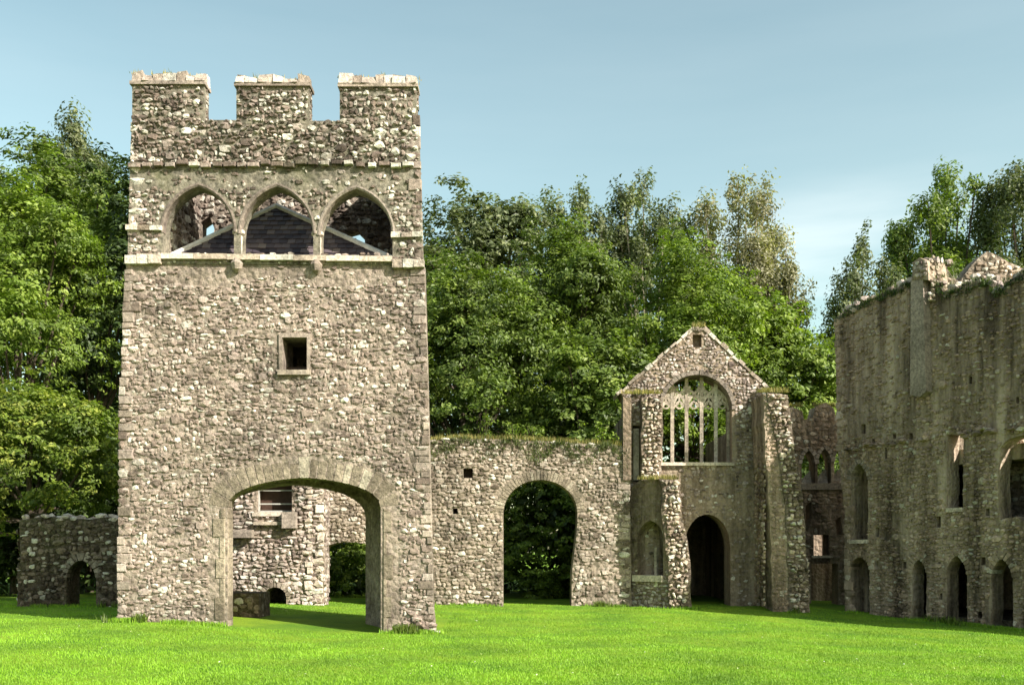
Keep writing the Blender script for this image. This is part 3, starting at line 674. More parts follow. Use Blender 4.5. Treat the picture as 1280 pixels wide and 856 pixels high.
    for px, sd, ws in ((284, -1, (.14, .26)), (476, 1, (.12, .24))):
        z = -.1; k = 0
        while z < fr.px(0, 636)[1]:
            h = min(rr.uniform(.3, .5), fr.px(0, 636)[1]-z+.01); w = ws[k % 2]*rr.uniform(.85, 1.1); a = fr.px(px, 700)[0]; ch = .075
            # chamfered jamb stone
            i0 = a-sd*.012; pr = .025+rr.uniform(-.008, .008)
            prof = [(i0+sd*ch, pr), (a+sd*w, pr), (a+sd*w, -.38), (i0, -.38), (i0, pr-ch)]
            V = [fr.w(x_, z+.006, b) for x_, b in prof]+[fr.w(x_, z+h-.006, b) for x_, b in prof]
            Fc = [tuple(range(5)), tuple(range(9, 4, -1))]+[(i, i+5, (i+1) % 5+5, (i+1) % 5) for i in range(5)]
            if sd == -1: Fc = [f[::-1] for f in Fc]
            raw('jamb_stone', V, Fc, M_ARCH, T); z += h; k += 1
    # plinth lumps at the right foot
    for k in range(16):
        a, z = fr.px(rr.uniform(497, 548), 0)[0], rr.uniform(-.15, .35); 
        if a > fr.px(541+ (0.45-z)*20, 0)[0]: continue
        R.add(fr, a, z, rr.uniform(.12, .24), rr.uniform(.08, .15), rr.uniform(.05, .09))
    R.build(295)
build_tower()

# low dark masonry block in the passage
def build_block():
    f = FY(22.9); a0, z1 = f.px(272, 741); a1, _ = f.px(325, 741)
    T = thing('masonry_block', 'low dark masonry block at the left side of the gate tower passage', 'stone block', ((a0+a1)/2, 23.0, .1))
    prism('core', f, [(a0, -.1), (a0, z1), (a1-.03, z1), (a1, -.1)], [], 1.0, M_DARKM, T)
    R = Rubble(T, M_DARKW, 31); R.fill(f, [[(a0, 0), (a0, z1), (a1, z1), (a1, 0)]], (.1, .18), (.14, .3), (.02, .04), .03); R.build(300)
build_block()

# ------------------------------------------------------------------ range seen through the passage
def build_range():
    f = FY(28.5); T = thing('ruined_range', 'sunlit rubble stone building seen through the gate passage, with a window and tiny arched opening', 'ruined building', (-7, 28.5, .15))
    out_ = roughen(f.pts([(186, 770), (186, 470), (404, 470), (404, 770)]), .03, .4); win = f.pts(rect(320, 365, 598, 640)); sm = f.pts(arch(330, 358, 775, 745, 733))
    prism('wall', f, out_, [win, sm], .9, M_CURM, T)
    prism('back_wall', FY(31.8), [(-10.5, -.1), (-10.5, 6), (-6.4, 6), (-6.4, -.1)], [], .5, M_CURM, T)
    R = Rubble(T, M_CHA, 41); polys = [out_, win, sm]
    R.fill(f, polys, (.08, .15), (.12, .32), (.03, .07), .03)
    R.quoins(f, f.pts([(404, 765), (404, 480)]), (.22, .4), (.18, .3), -1, .05, M_PALE); R.quoins(f, f.pts([(390, 765), (390, 480)]), (.2, .3), (.12, .2), -1, .07, M_PALE)
    xe = f.px(404, 0)[0]; fs = Frame((xe, 28.5, 0), (0, 1, 0)); R.fill(fs, [[(0, 0), (0, 6), (.9, 6), (.9, 0)]], (.1, .18), (.12, .3), (.02, .05), .04)
    voussoirs(f, f.pts(arch(330, 358, 775, 745, 733, n=16)[1:-1]), 9, .16, T, M_ASH, .03, .2, seed=9)
    a0, z0 = f.px(318, 640); a1, z1 = f.px(366, 598); w = thing('x', '', '') ; bpy.data.objects.remove(w)
    W_ = raw('window', *join([bar(f, a0, z0, a0+.07, z1, -.35, -.25), bar(f, a1-.07, z0, a1, z1, -.35, -.25), bar(f, a0, z0-.02, a1, z0+.06, -.36, -.24)]), M_METAL, T)
    for yy in (612, 629): _, z = f.px(0, yy); raw('bar', *bar(f, a0, z-.018, a1, z+.018, -.33, -.28), M_METAL, W_)
    raw('sun_block_slab', *bar(f, f.px(300, 0)[0], 1.5, f.px(380, 0)[0], 1.7, -2.9, -.902), M_CURM, T)  # unseen slab added to keep sun out of the tiny arch
    for xx in (322, 366): a_ = f.px(xx, 0)[0]; raw('sun_block_wall', *bar(f, a_-.1, -.1, a_+.1, 1.5, -2.9, -.902), M_CURM, T)  # unseen side pieces added to keep the tiny arch dark
    raw('shutter', *bar(f, a0+.07, z0, a1-.07, z1, -.55, -.5), M_WOOD, W_)
    a0, z0 = f.px(316, 645); a1, z1 = f.px(368, 640); raw('sill', *bar(f, a0, z0, a1, z1, -.3, .08), M_PALE, T)
    a0, z0 = f.px(318, 656); a1, z1 = f.px(358, 652); raw('ledge', *bar(f, a0, z0, a1, z1, -.1, .16), M_PALE, T)
    for (x0, x1, y0, y1, dd) in ((292, 318, 662, 672, .35), (355, 372, 640, 660, .28)):  # projecting corbels that throw shadows
        a0, z0 = f.px(x0, y1); a1, z1 = f.px(x1, y0); raw('corbel', *bar(f, a0, z0, a1, z1, -.1, dd), M_ASH, T)
    R.build(290)
build_range()

# ------------------------------------------------------------------ low wall on the left
def build_left_wall():
    f = FY(26.0); T = thing('low_ruined_wall', 'low shaded rubble wall with a dark arched doorway left of the gate tower', 'wall', (-11.5, 26, .2))
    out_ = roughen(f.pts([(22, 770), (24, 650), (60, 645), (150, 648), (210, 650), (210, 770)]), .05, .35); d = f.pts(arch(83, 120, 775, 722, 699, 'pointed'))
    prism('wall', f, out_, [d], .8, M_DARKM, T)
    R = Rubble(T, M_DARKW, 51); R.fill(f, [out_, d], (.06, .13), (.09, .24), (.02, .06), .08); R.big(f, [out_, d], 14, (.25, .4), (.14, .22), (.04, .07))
    r = random.Random(4)
    for k in range(60): a, z = f.px(24+k*2.8, 647+r.uniform(-3, 5)); R.add(f, a, z, r.uniform(.18, .36), r.uniform(.1, .2), r.uniform(.04, .08), r.uniform(-.2, .2), (0, 0), 's', r.uniform(-.6, .02), M_CAP)
    fs = Frame((f.px(22, 0)[0], 26.8, 0), (0, -1, 0)); R.fill(fs, [[(0, .1), (0, 2.3), (.8, 2.3), (.8, .1)]], (.1, .18), (.12, .3), (.02, .05), .04)
    voussoirs(f, f.pts(arch(83, 120, 775, 722, 699, 'pointed', 16)[1:-1]), 11, .2, T, M_ASH, .03, .2, seed=9)
    R.build(295)
    f = FY(22.2); a0, z1 = f.px(128, 757); a1, _ = f.px(160, 757)
build_left_wall()

# ------------------------------------------------------------------ curtain wall
def build_curtain():
    f = FY(30.0); T = thing('curtain_wall', 'long sunlit rubble wall with a tall round arch and grassy top between tower and chapel', 'wall', (-.5, 30, 0))
    top = [(396, 560), (440, 556), (536, 551), (560, 548), (650, 549), (700, 553), (760, 555), (786, 558)]
    out_ = roughen(f.pts([(396, 765)]+top+[(787, 600), (790, 765)]), .04, .4)
    A = arch(629, 722, 770, 640, 599, 'round', 18); A[-1] = (714, 770); A[-2] = (715, 715); A.insert(-2, (721, 665)); A.insert(-3, (722, 640))
    h1 = f.pts(A); h2 = f.pts(arch(402, 470, 770, 690, 677, 'round')); h3 = f.pts(rect(579, 591, 585, 597)); h4 = f.pts(rect(566, 572, 635, 642))
    prism('wall', f, out_, [h1, h2, h3, h4], .9, M_CURM, T)
    # blocked backs of the putlog holes
    for h in (h3, h4): a = np.array(h); raw('hole_back', *bar(f, a[:, 0].min()-.01, a[:, 1].min()-.01, a[:, 0].max()+.01, a[:, 1].max()+.01, -.5, -.42), M_WOOD, T)
    R = Rubble(T, M_CUR, 61); zb = f.px(0, 700)[1]
    ring = f.pts(arch(616, 735, 770, 640, 586, 'round', 18)); ring2 = f.pts(arch(398, 476, 770, 688, 670))
    polys = [out_, h1, h2, h3, h4]
    inr = lambda a, z: inside([ring], np.array([a]), np.array([z]))[0] and z > f.px(0, 645)[1]
    R.fill(f, polys, (.07, .13), (.10, .26), (.02, .045), .05, lambda a, z: inr(a, z) or (f.px(728, 0)[0] < a and z < 1.9 and rng.random() < .6))
    R.big(f, polys, 70, (.2, .34), (.11, .18), (.03, .05), inr)
    voussoirs(f, f.pts(A[1:-3]), 36, .27, T, M_ARCH, .02, .3, seed=5, gap=.008)
    r = random.Random(8); tp = f.pts(top); xs = [p[0] for p in tp]; zs = [p[1] for p in tp]
    for k in range(190):
        a = r.uniform(xs[0], xs[-1]); z = np.interp(a, xs, zs)
        R.add(f, a, z-r.uniform(0, .10), r.uniform(.14, .3), r.uniform(.06, .12), r.uniform(.05, .09), r.uniform(-.1, .1), (0, 0), 's', r.uniform(-.7, .02), M_CAP)
    R.quoins(f, f.pts([(787, 755), (787, 562)]), (.2, .35), (.14, .26), -1, .05)
    pts = []
    for k in range(900): a = r.uniform(xs[0], xs[-1]); pts.append(tuple(f.w(a, np.interp(a, xs, zs)-.0, r.uniform(-.85, .04))))
    tufts('dry_grass', pts, M_TUFT, T, .16, 2, 8)
    pts = [tuple(f.w(a, np.interp(a, xs, zs)-r.uniform(.05, .7)*abs(math.sin(a*2.2)), .05)) for a in [r.uniform(xs[2], xs[-1]) for _ in range(320)]]
    tufts('hanging_weeds', pts, LF_GREY, T, .12, 3, 8, lean=1.4)
    R.build(290)
    # leafy seedlings rooted on the wall top
    for (px, h, s) in ((606, .75, 1), (640, .55, 2), (665, .5, 6), (752, .7, 3), (768, .45, 4)):
        a, _ = f.px(px, 0); z = float(np.interp(a, xs, zs)); t = thing('wall_plant', {606: 'leafy green weed on the wall top, leftmost of five', 640: 'small weed on the curtain wall above the round arch', 665: 'second small weed on the wall above the round arch', 752: 'taller green weed near the right end of the curtain wall', 768: 'smallest weed on the wall top, next to the chapel'}[px], 'weed', f.w(a, z, -.2), 'weeds on the curtain wall')
        rg = np.random.default_rng(s); K = 26; c = np.stack([rg.normal(0, .2, K), rg.normal(0, .15, K), rg.uniform(.05, h, K)], 1); V, tn = leaves(c, .14, 8, .05, rg)
        o = bpy.data.objects.new('foliage', mesh_np('foliage', V, np.arange(len(V)), 4, tn, [LF_BRIGHT])); C.objects.link(o); o.parent = t
        o = bpy.data.objects.new('stem', bpy.data.meshes.new('stem')); V, Fc = join([tube([(0, 0, -.05), (q*.5, 0, h*.5), (q, .02, h*.9)], [.012, .009, .004], 4) for q in (-.15, .02, .16)]); o.data.from_pydata([tuple(v) for v in V], [], Fc); o.data.materials.append(M_BARK); C.objects.link(o); o.parent = t
build_curtain()

# ------------------------------------------------------------------ chapel
def build_chapel():
    f = FY(30.25); T = thing('chapel', 'ruined chapel gable with a large traceried window, doorway and ragged bright buttress', 'ruined chapel', (5.6, 30.25, 0))
    r = random.Random(12)
    rake = [(776, 492), (866, 413), (880, 413), (962, 490)]
    out_ = f.pts([(781, 765), (781, 500)])+f.pts(rake)+f.pts([(966, 500), (966, 765)])
    wpx = arch(827, 915, 578, 512, 468, 'round', 18); win = f.pts(wpx); door = f.pts(arch(855, 913, 770, 684, 642, 'round', 14)); slit = f.pts(rect(791, 800, 532, 602)); nic = f.pts(rect(866, 877, 418, 434)); slit2 = f.pts(rect(953, 957, 608, 622)); slit3 = f.pts(rect(952, 958, 630, 650))
    prism('gable_wall', f, out_, [win, door, slit, nic, slit2, slit3], .9, M_CHAM, T)
    raw('niche_back', *bar(f, nic[0][0]-.02, nic[0][1]-.02, nic[2][0]+.02, nic[1][1]+.02, -.5, -.3), M_CHAM, T)
    polys = [out_, win, door, slit, nic, slit2, slit3]
    ring = f.pts(arch(822, 920, 578, 511, 463, 'round', 18))
    R = Rubble(T, M_CHA, 71); hi = lambda a, z: inr(a, z)
    inr = lambda a, z: inside([ring], np.array([a]), np.array([z]))[0]
    R.fill(f, polys, (.06, .12), (.08, .20), (.015, .045), .07, lambda a, z: inr(a, z) or (z < 4.1 and rng.random() < .72))
    R.big(f, polys, 25, (.18, .28), (.12, .18), (.03, .05), lambda a, z: inr(a, z) or z < 4)
    voussoirs(f, f.pts(arch(827, 915, 578, 512, 468, 'round', 24)[1:-1]), 25, .12, T, M_MOULD, .07, .5, 'hood_stone', seed=6, gap=.004)
    voussoirs(f, f.pts(arch(855, 913, 770, 684, 642, 'round', 20)[1:-1]), 17, .24, T, M_CHAM, .02, .4, seed=7, gap=.006)
    # gable copings
    for (p, q, n) in (((772, 494), (868, 410), 13), ((878, 410), (966, 492), 12), ((866, 411), (881, 411), 2)):
        (a0, z0), (a1, z1) = f.px(*p), f.px(*q)
        for i in range(n):
            s0, s1 = i/n+.003, (i+1)/n-.003; L_ = math.hypot(a1-a0, z1-z0); hh = r.uniform(.06, .14); nx_, nz_ = -(z1-z0)/L_*hh, (a1-a0)/L_*hh; j = r.uniform(-.03, .03)-.03
            qd = [(a0+(a1-a0)*s0, z0+(z1-z0)*s0+j), (a0+(a1-a0)*s1, z0+(z1-z0)*s1+j)]; qd += [(qd[1][0]+nx_, qd[1][1]+nz_), (qd[0][0]+nx_, qd[0][1]+nz_)]
            raw('coping_stone', [f.w(a, z, b) for b in (.05+r.uniform(-.04, .03), -.95) for a, z in qd], [(0, 1, 2, 3), (4, 7, 6, 5), (0, 4, 5, 1), (1, 5, 6, 2), (2, 6, 7, 3), (3, 7, 4, 0)], M_CAP, T)
    # ---- traceried window
    W_ = raw('window', *bar(f, *f.px(825, 582), *f.px(917, 578), -.6, .12), M_PALE, T, label='large round-headed window with branching stone tracery')
    fw = Frame(f.w(0, 0, -.4), (1, 0, 0)); 
    wf = np.array(win); cen = f.px(871, 512); hw = f.px(915, 512)[0]-cen[0]; hr = f.px(0, 468)[1]-cen[1]
    zb = f.px(0, 578)[1]; mull = [f.px(p, 0)[0] for p in (843, 861, 880, 898)]
    def capz(a): q = 1-((a-cen[0])/hw)**2; return cen[1]+hr*math.sqrt(max(0, q))
    zsp = f.px(0, 512)[1]
    for a in mull: raw('mullion', *tube([fw.w(a, zb, 0), fw.w(a, zsp, 0), fw.w(a, capz(a), 0)], .075, 4), M_PALE, W_)
    [raw('window_edge', *tube([fw.w(cen[0]+s*hw*.97, zb, 0), fw.w(cen[0]+s*hw*.97, zsp, 0)], .07, 4), M_PALE, W_) for s in (-1, 1)]
    edges = [cen[0]-hw]+mull+[cen[0]+hw]; lw = 2*hw/5
    def clipped(pts):
        run = []
        for a, z in pts:
            if abs(a-cen[0]) < hw*.99 and z < capz(a)+.01: run.append((a, z))
            elif len(run) > 1: break
        return run
    def arcline(a, z0, sgn, R_, n=12, amax=1.3): return [(a+sgn*(R_-R_*math.cos(amax*i/n)), z0+R_*math.sin(amax*i/n)) for i in range(n+1)]
    for i, a in enumerate(edges):
        for sgn in (-1, 1):
            for (z0, R_, am, rad) in ((zsp-.02, lw*1.9, 1.25, .055), (zsp-.05, lw*.78, 1.15, .045)):
                c = clipped(arcline(a, z0, sgn, R_, 12, am))
                if len(c) > 2: raw('tracery_bar', *tube([fw.w(x_, z_, 0) for x_, z_ in c], rad, 4), M_PALE, W_)
    for i in range(5):   # ogee cells over each light and daggers between
        am = (edges[i]+edges[i+1])/2
        zt = zsp+lw*.72
        for z0, k in ((zt, 0), (zsp+lw*1.45, 1)):
            if k == 1: am2 = edges[i]
            else: am2 = am
            if abs(am2-cen[0]) > hw*.9: continue
            c = clipped([(am2+.0, z0), (am2, z0+lw*.5)]); 
            if len(c) == 2: raw('tracery_bar', *tube([fw.w(x_, z_, 0) for x_, z_ in c], .04, 4), M_PALE, W_)
            c = [(am2+s*lw*.24*math.sin(t), z0-lw*.5+lw*.5*(1-math.cos(t))/2*1.0) for s in (1,) for t in np.linspace(0, math.pi, 7)]
            if all(z_ < capz(x_) for x_, z_ in c): raw('tracery_bar', *tube([fw.w(x_, z_, 0) for x_, z_ in c]+[fw.w(2*am2-x_, z_, 0) for x_, z_ in c[::-1]], .036, 4), M_PALE, W_)
    # ---- left pier beside the window
    fp = FY(29.75); pier = roughen(fp.pts([(802, 600), (802, 497), (826, 497), (829, 530), (826, 600)]), .03, .25)
    prism('pier', fp, pier, [], .5, M_BUTM, T); R.fill(fp, [pier], (.07, .14), (.09, .24), (.04, .10), .06, mat=M_BUT)
    fp2 = FY(29.9); pl = fp2.pts([(779, 600), (779, 497), (789, 497), (789, 600)]); prism('pilaster', fp2, pl, [], .35, M_CHAM, T)
    raw('slit_jamb', *bar(f, f.px(792, 0)[0], f.px(0, 600)[1], f.px(799, 0)[0], f.px(0, 535)[1], -.3, -.05), M_PALE, T)
    # ---- lower wing with lancet: dark face turned left, bright broken end
    zg = -.1
    pA = P(786, 700, 30.2); pB = P(838, 700, 29.15)
    fd = Frame((pA.x, pA.y, 0), (pB.x-pA.x, pB.y-pA.y, 0))
    wing = [(0, zg)]+fd.pts([(787, 610), (800, 600), (822, 596), (836, 606), (838, 660)])+[((pB-pA).xy.length, zg)]
    lan = fd.pts(arch(797, 829, 722, 672, 650, 'pointed')); 
    prism('wing_wall', fd, roughen(wing, .02, .4), [lan], .55, M_CHAM, T)
    raw('wing_sill', *bar(fd, *fd.px(793, 726), *fd.px(830, 719), -.5, .12), M_PALE, T)
    a_, z_ = fd.px(814, 720); raw('lancet_mullion', *bar(fd, a_-.035, z_, a_+.05, fd.px(0, 684)[1] if False else fd.px(814, 684)[1], -.3, -.2), M_PALE, T)
    R.fill(fd, [wing, lan], (.07, .13), (.1, .24), (.02, .05), .05, lambda a, z: z > 1.05)
    R.fill(fd, [wing, lan], (.1, .2), (.14, .3), (.01, .02), .5, lambda a, z: z < 1.05, mat=M_CHAM)
    fe = FY(29.1); e = roughen(fe.pts([(835, 765), (835, 700), (828, 650), (828, 610), (824, 598), (850, 602), (853, 650), (861, 690), (866, 765)]), .035, .25)
    prism('wing_end', fe, e, [], 1.1, M_BUTM, T); R.fill(fe, [e], (.07, .14), (.10, .26), (.05, .11), .06, mat=M_BUT)
    # ---- right buttress (ragged, bright) with brown return face
    fb = FY(28.7); b = roughen(fb.pts([(966, 770), (963, 640), (957, 560), (954, 492), (984, 496), (992, 560), (1002, 620), (1007, 700), (1013, 770)]), .035, .25)
    # plan prism with sloping sides
    prism('buttress', fb, b, [], 1.5, M_CHAM, T)
    br = roughen(fb.pts([(986, 770), (982, 640), (972, 560), (958, 492), (984, 494), (992, 560), (1003, 620), (1007, 700), (1013, 770)]), .03, .25)
    prism('buttress_core', fb, br, [], .3, M_BUTM, T, front=.05)
    R.fill(fb, [br], (.07, .14), (.09, .22), (.05, .13), .08, mat=M_BUT, front=.05)
    R.fill(fb, [b], (.06, .13), (.08, .22), (.015, .045), .12, lambda a, z: inside([br], np.array([a]), np.array([z]))[0], mat=M_HALL)
    fls = Frame(fb.w(fb.px(958, 0)[0], 0, -1.4), (0, -1, 0)); R.fill(fls, [[(0, 0), (0, 6), (1.3, 6), (1.3, 0)]], (.07, .15), (.10, .26), (.015, .05), .2, mat=M_HALL)
    fbl = Frame(fb.w(fb.px(1011, 0)[0], 0, 0), (0, 1, 0)); R.fill(fbl, [[(0, 0), (0, 1.5), (1.4, 1.5), (1.4, 0)]], (.1, .18), (.14, .3), (.03, .07), .05, mat=M_BUT)
    # return wall and overhanging ledge on the shaded face
    fl = FY(29.95); a0, z0 = fl.px(918, 672); a1, z1 = fl.px(948, 660)
    # ---- body of the chapel behind, so openings show dark depth
    raw('side_wall', *box(3.5, 4.2, 31.1, 37, -.1, 5.9), M_CHAM, T); raw('side_wall', *box(7.2, 7.9, 31.1, 37, -.1, 5.6), M_CHAM, T)
    raw('rear_wall', *box(3.5, 7.9, 37, 37.7, -.1, 4.2), M_CHAM, T); raw('inner_vault', *box(4.2, 7.2, 31.2, 37, 3.6, 3.9), M_CHAM, T)
    # weeds on ledges
    pts = []
    for (x0, x1, y, n, Y) in ((800, 845, 599, 60, 29.4), (776, 830, 492, 50, 30), (950, 985, 490, 60, 29), (840, 905, 448, 10, 30.5), (866, 880, 408, 20, 30.3)):
        for _ in range(n): p = P(r.uniform(x0, x1), y, Y+r.uniform(-.2, .3)); pts.append(tuple(p))
    tufts('dry_grass', pts, M_TUFT, T, .14, 9, 8)
    R.build(285)
build_chapel()

# ------------------------------------------------------------------ arcaded parapet wall between chapel and hall
def build_arcade_wall():
    f = FY(33.0); T = thing('arcaded_wall', 'dark shaded wall with small parapet arches between chapel buttress and hall', 'wall', (10.2, 33, 0))
    out_ = roughen(f.pts([(975, 768), (975, 515), (990, 508), (1003, 514), (1005, 524), (1016, 522), (1020, 508), (1032, 503), (1042, 510), (1046, 524), (1100, 526), (1100, 768)]), .03, .3)
    hs = [f.pts(arch(x0, x0+17, 607-i*3, 580-i*2, 562-i*2, 'pointed')) for i, x0 in enumerate((1002, 1022, 1043))]
    hs += [f.pts([(1006, 662), (1007, 632), (1014, 626), (1015, 648), (1010, 664)]), f.pts(rect(1017, 1036, 668, 694)), f.pts(rect(1014, 1048, 704, 768)), f.pts([(1046, 668), (1044, 650), (1051, 645), (1054, 668)])]
    prism('wall', f, out_, hs, .7, M_HALLM, T)
    R = Rubble(T, M_HALL, 81); R.fill(f, [out_]+hs, (.09, .18), (.12, .3), (.02, .05), .1, lambda a, z: 4.0 < z < 4.6 and rng.random() < .5)
    for i, x0 in enumerate((1002, 1022, 1043)):
        voussoirs(f, f.pts(arch(x0, x0+17, 607-i*3, 580-i*2, 562-i*2, 'pointed', 12)[1:-1]), 8, .12, T, M_ASH, .05, .3, seed=i)
        # pale sunlit weathering of the sloped wall-walk seen through each arch
        (a0, z0), (a1, z1) = f.px(x0-1, 609-i*3), f.px(x0+18, 585-i*3)
        V = [f.w(a0, z0, -.3), f.w(a1, z0, -.3), f.w(a1, z1, -.6), f.w(a0, z0+.1, -.6), f.w(a0, z0-.1, -1.0), f.w(a1, z0-.1, -1.0)]
        raw('sloped_slab', V, [(0, 1, 2, 3), (3, 2, 5, 4), (0, 4, 5, 1), (1, 5, 2), (0, 3, 4)], M_PALE, T)
    a0, z0 = f.px(999, 612); a1, z1 = f.px(1100, 604); raw('string_course', *bar(f, a0, z0, a1, z1, 0, .12), M_ASH, T)
    a0, z0 = f.px(1014, 697); a1, z1 = f.px(1040, 694); raw('window_sill', *bar(f, a0, z0, a1, z1, -.2, .1), M_PALE, T)
    prism('inner_wall', FY(35), [(8, -.1), (8, 3.3), (14, 3.3), (14, -.1)], [], .5, M_HALLM, T)
    r = random.Random(3); tufts('dry_grass', [tuple(P(r.choice((r.uniform(976, 1002), r.uniform(1018, 1043))), 508, 33.2)) for _ in range(60)], M_TUFT, T, .14, 9, 8)
    R.build(250)
build_arcade_wall()

# ------------------------------------------------------------------ great hall
def build_hall():
    A = Vector((10.06, 30.0, 0)); B = Vector((12.86, 25.0, 0)); fr = Frame(A, B-A)
    T = thing('great_hall', 'long tall shaded stone hall on the right with four dark pointed arches at its foot', 'ruined building', A)
    px = fr.px; endpx = 1460; L_ = px(endpx, 700)[0]
    top = [(1044, 398), (1060, 388), (1090, 374), (1120, 361), (1146, 350), (1149, 330), (1166, 326), (1170, 352), (1180, 366), (1200, 363), (1204, 354), (1214, 358), (1222, 350), (1236, 351), (1243, 362), (1256, 362), (1262, 350), (1285, 338), (1296, 334)]
    out_ = [px(1056, 830)]+[px(1056, 640), px(1047, 560)]+roughen(fr.pts(top), .07, .3, hx=.1, cyc=False)+[px(1296, 334), px(1340, 322), px(endpx, 318), px(endpx, 860)]
    hs = [arch(1062, 1087, 790, 712, 695, 'pointed'), arch(1140, 1158, 790, 716, 698, 'pointed'), arch(1183, 1209, 795, 718, 693, 'pointed'), arch(1239, 1266, 800, 722, 697, 'pointed'),
          rect(1184, 1204, 543, 636), arch(1064, 1085, 676, 600, 578, 'pointed'), [(1250, 650), (1247, 600), (1250, 560), (1262, 548), (1290, 540), (1290, 660), (1272, 645)]]
    put = [(1076, 536, 6, 12), (1106, 566, 3, 14), (1094, 665, 5, 12), (1105, 668, 4, 18), (1094, 705, 4, 8), (1129, 706, 4, 8), (1226, 701, 6, 10), (1169, 652, 7, 14), (1172, 706, 4, 8), (1174, 745, 4, 8), (1222, 768, 6, 8), (1116, 545, 4, 6), (1136, 545, 5, 8), (1090, 552, 4, 7), (1211, 475, 4, 9), (1164, 762, 3, 5), (1232, 640, 5, 9), (1270, 500, 4, 8)]
    holes = [roughen(fr.pts(h), .018, .16, random.Random(i)) for i, h in enumerate(hs)]; ph = [fr.pts(rect(x, x+w, y-h/2, y+h/2)) for x, y, w, h in put]
    prism('courtyard_wall', fr, out_, holes+ph, .5, M_HALLM, T)
    R = Rubble(T, M_HALL, 91)
    R.fill(fr, [out_]+holes+ph, (.06, .12), (.08, .21), (.02, .06), .06, lambda a, z: (z > 4.9 and rng.random() < .5) or (math.sin(a*2.1+.5)*math.sin(z*1.3+a) > .72 and rng.random() < .8))
    R.big(fr, [out_]+holes+ph, 30, (.22, .4), (.14, .24), (.03, .07))
    zl = 4.75; r = random.Random(2)   # ragged ledge of broken floor line
    for k in range(54):
        a = r.uniform(.1, L_); z = zl+r.uniform(-.08, .06)
        if any(inside([h], np.array([a]), np.array([z]))[0] for h in holes): continue
        R.add(fr, a, z, r.uniform(.14, .34), r.uniform(.07, .16), r.uniform(.08, .18), r.uniform(-.1, .1), mat=M_HALL)
    for h in hs[:4]: c = fr.pts(h[1:-1]); voussoirs(fr, c, 11, .22, T, M_HALL, .03, .4, seed=int(h[0][0]))
    c = fr.pts(hs[5][1:-1]); voussoirs(fr, c, 11, .16, T, M_ASH, .04, .3, seed=6)
    R.quoins(fr, fr.pts([(1057, 765), (1056, 640), (1047, 560), (1044, 400)]), (.2, .36), (.18, .3), 1, .04)
    # chimney breast with lighter plaster and its broken stack
    cb = fr.pts([(1146, 494), (1147, 350), (1162, 346), (1166, 490), (1158, 497)])
    ch = prism('chimney_breast', fr, cb, [], .5, M_ASH, T, front=.28)
    st = roughen(fr.pts([(1149, 352), (1150, 330), (1158, 324), (1168, 328), (1170, 352)]), .05, .25)
    prism('chimney_stack', fr, st, [], .55, M_HALLM, ch, front=.30); R.fill(fr, [st], (.08, .15), (.1, .24), (.03, .06), .04, front=.3, mat=M_CHA); fz = Frame(fr.w(st[0][0]+.06, 0, .3), -fr.n); fz2 = Frame(fr.w(px(1169, 0)[0], 0, .3), -fr.n); R.fill(fz2, [[(0, 8.4), (0, 9.7), (.55, 9.7), (.55, 8.4)]], (.08, .15), (.1, .24), (.02, .05), .04, mat=M_BUT)
    a0, z0 = px(1063, 679); a1, z1 = px(1086, 674); raw('window_sill', *bar(fr, a0, z0, a1, z1, -.6, .06), M_PALE, T)
    a0, z0 = px(1184, 640); a1, z1 = px(1204, 634); raw('window_sill', *bar(fr, a0, z0, a1, z1, -.6, .06), M_PALE, T)
    # ends, far side and floors: gives the openings dark depth
    n = fr.n; W_ = 5.5
    def blk(name, a0, a1, b0, b1, z0, z1, mat=M_HALLM): return raw(name, *bar(fr, a0, z0, a1, z1, b0, b1), mat, T)
    blk('near_end_wall', L_-.02, L_+.8, -W_, -.0, -.6, 4.3)
    # outer wall: lower than the courtyard wall, unseen, cut low so the sun reaches the upper inside
    blk('outer_wall', .3, L_, -W_-.9, -W_, -.6, 4.2)
    blk('end_wall', .0, .38, -W_-.9, -.502, -.6, 4.4)
    blk('earth_floor', .4, L_, -5.1, -.502, -.9, -.17, M_DARKM)
    blk('floor_vault', .4, L_, -W_, -.502, 4.0, 4.4)
    fcell = Frame(fr.w(0, 0, -2.6), fr.u); blk('undercroft_wall', .3, L_, -5.4, -5.1, -.6, 4.0)
    # far gable standing inside, sunlit, rising above the courtyard wall
    fg = FY(29.4); gp = roughen(fg.pts([(1165, 600), (1165, 372), (1172, 344), (1180, 330), (1190, 345), (1200, 353), (1204, 346), (1214, 332), (1234, 314), (1244, 318), (1262, 328), (1280, 336), (1300, 346), (1300, 600)]), .05, .3)
    prism('gable', fg, gp, [], .7, M_CURM, T); R.fill(fg, [gp], (.1, .18), (.12, .32), (.03, .07), .05, lambda a, z: z < 8.0, mat=M_BUT)
    # broken cross wall seen sunlit through the breach
    f2 = FY(26.9); c2 = roughen(f2.pts([(1235, 700), (1235, 560), (1244, 535), (1262, 520), (1340, 510), (1340, 700)]), .05, .3)
    prism('cross_wall', f2, c2, [], .6, M_CURM, T); R.fill(f2, [c2], (.1, .18), (.14, .32), (.04, .09), .05, mat=M_BUT)
    for k in range(150):
        tp_ = fr.pts(top); a = r.uniform(tp_[0][0], tp_[-1][0]); z = np.interp(a, [p[0] for p in tp_], [p[1] for p in tp_])
        R.add(fr, a, z+r.uniform(-.12, .12), r.uniform(.14, .34), r.uniform(.1, .24), r.uniform(.05, .14), r.uniform(-.3, .3), (0, 0), 's', r.uniform(-.8, .02), M_CHA)
    # grass and ferns along the ragged top
    tp = fr.pts(top); xs = [p[0] for p in tp]; zs = [p[1] for p in tp]; pts = []
    for _ in range(420): a = r.uniform(xs[0], xs[-1]); pts.append(tuple(fr.w(a, np.interp(a, xs, zs)-.02, r.uniform(-.9, .05))))
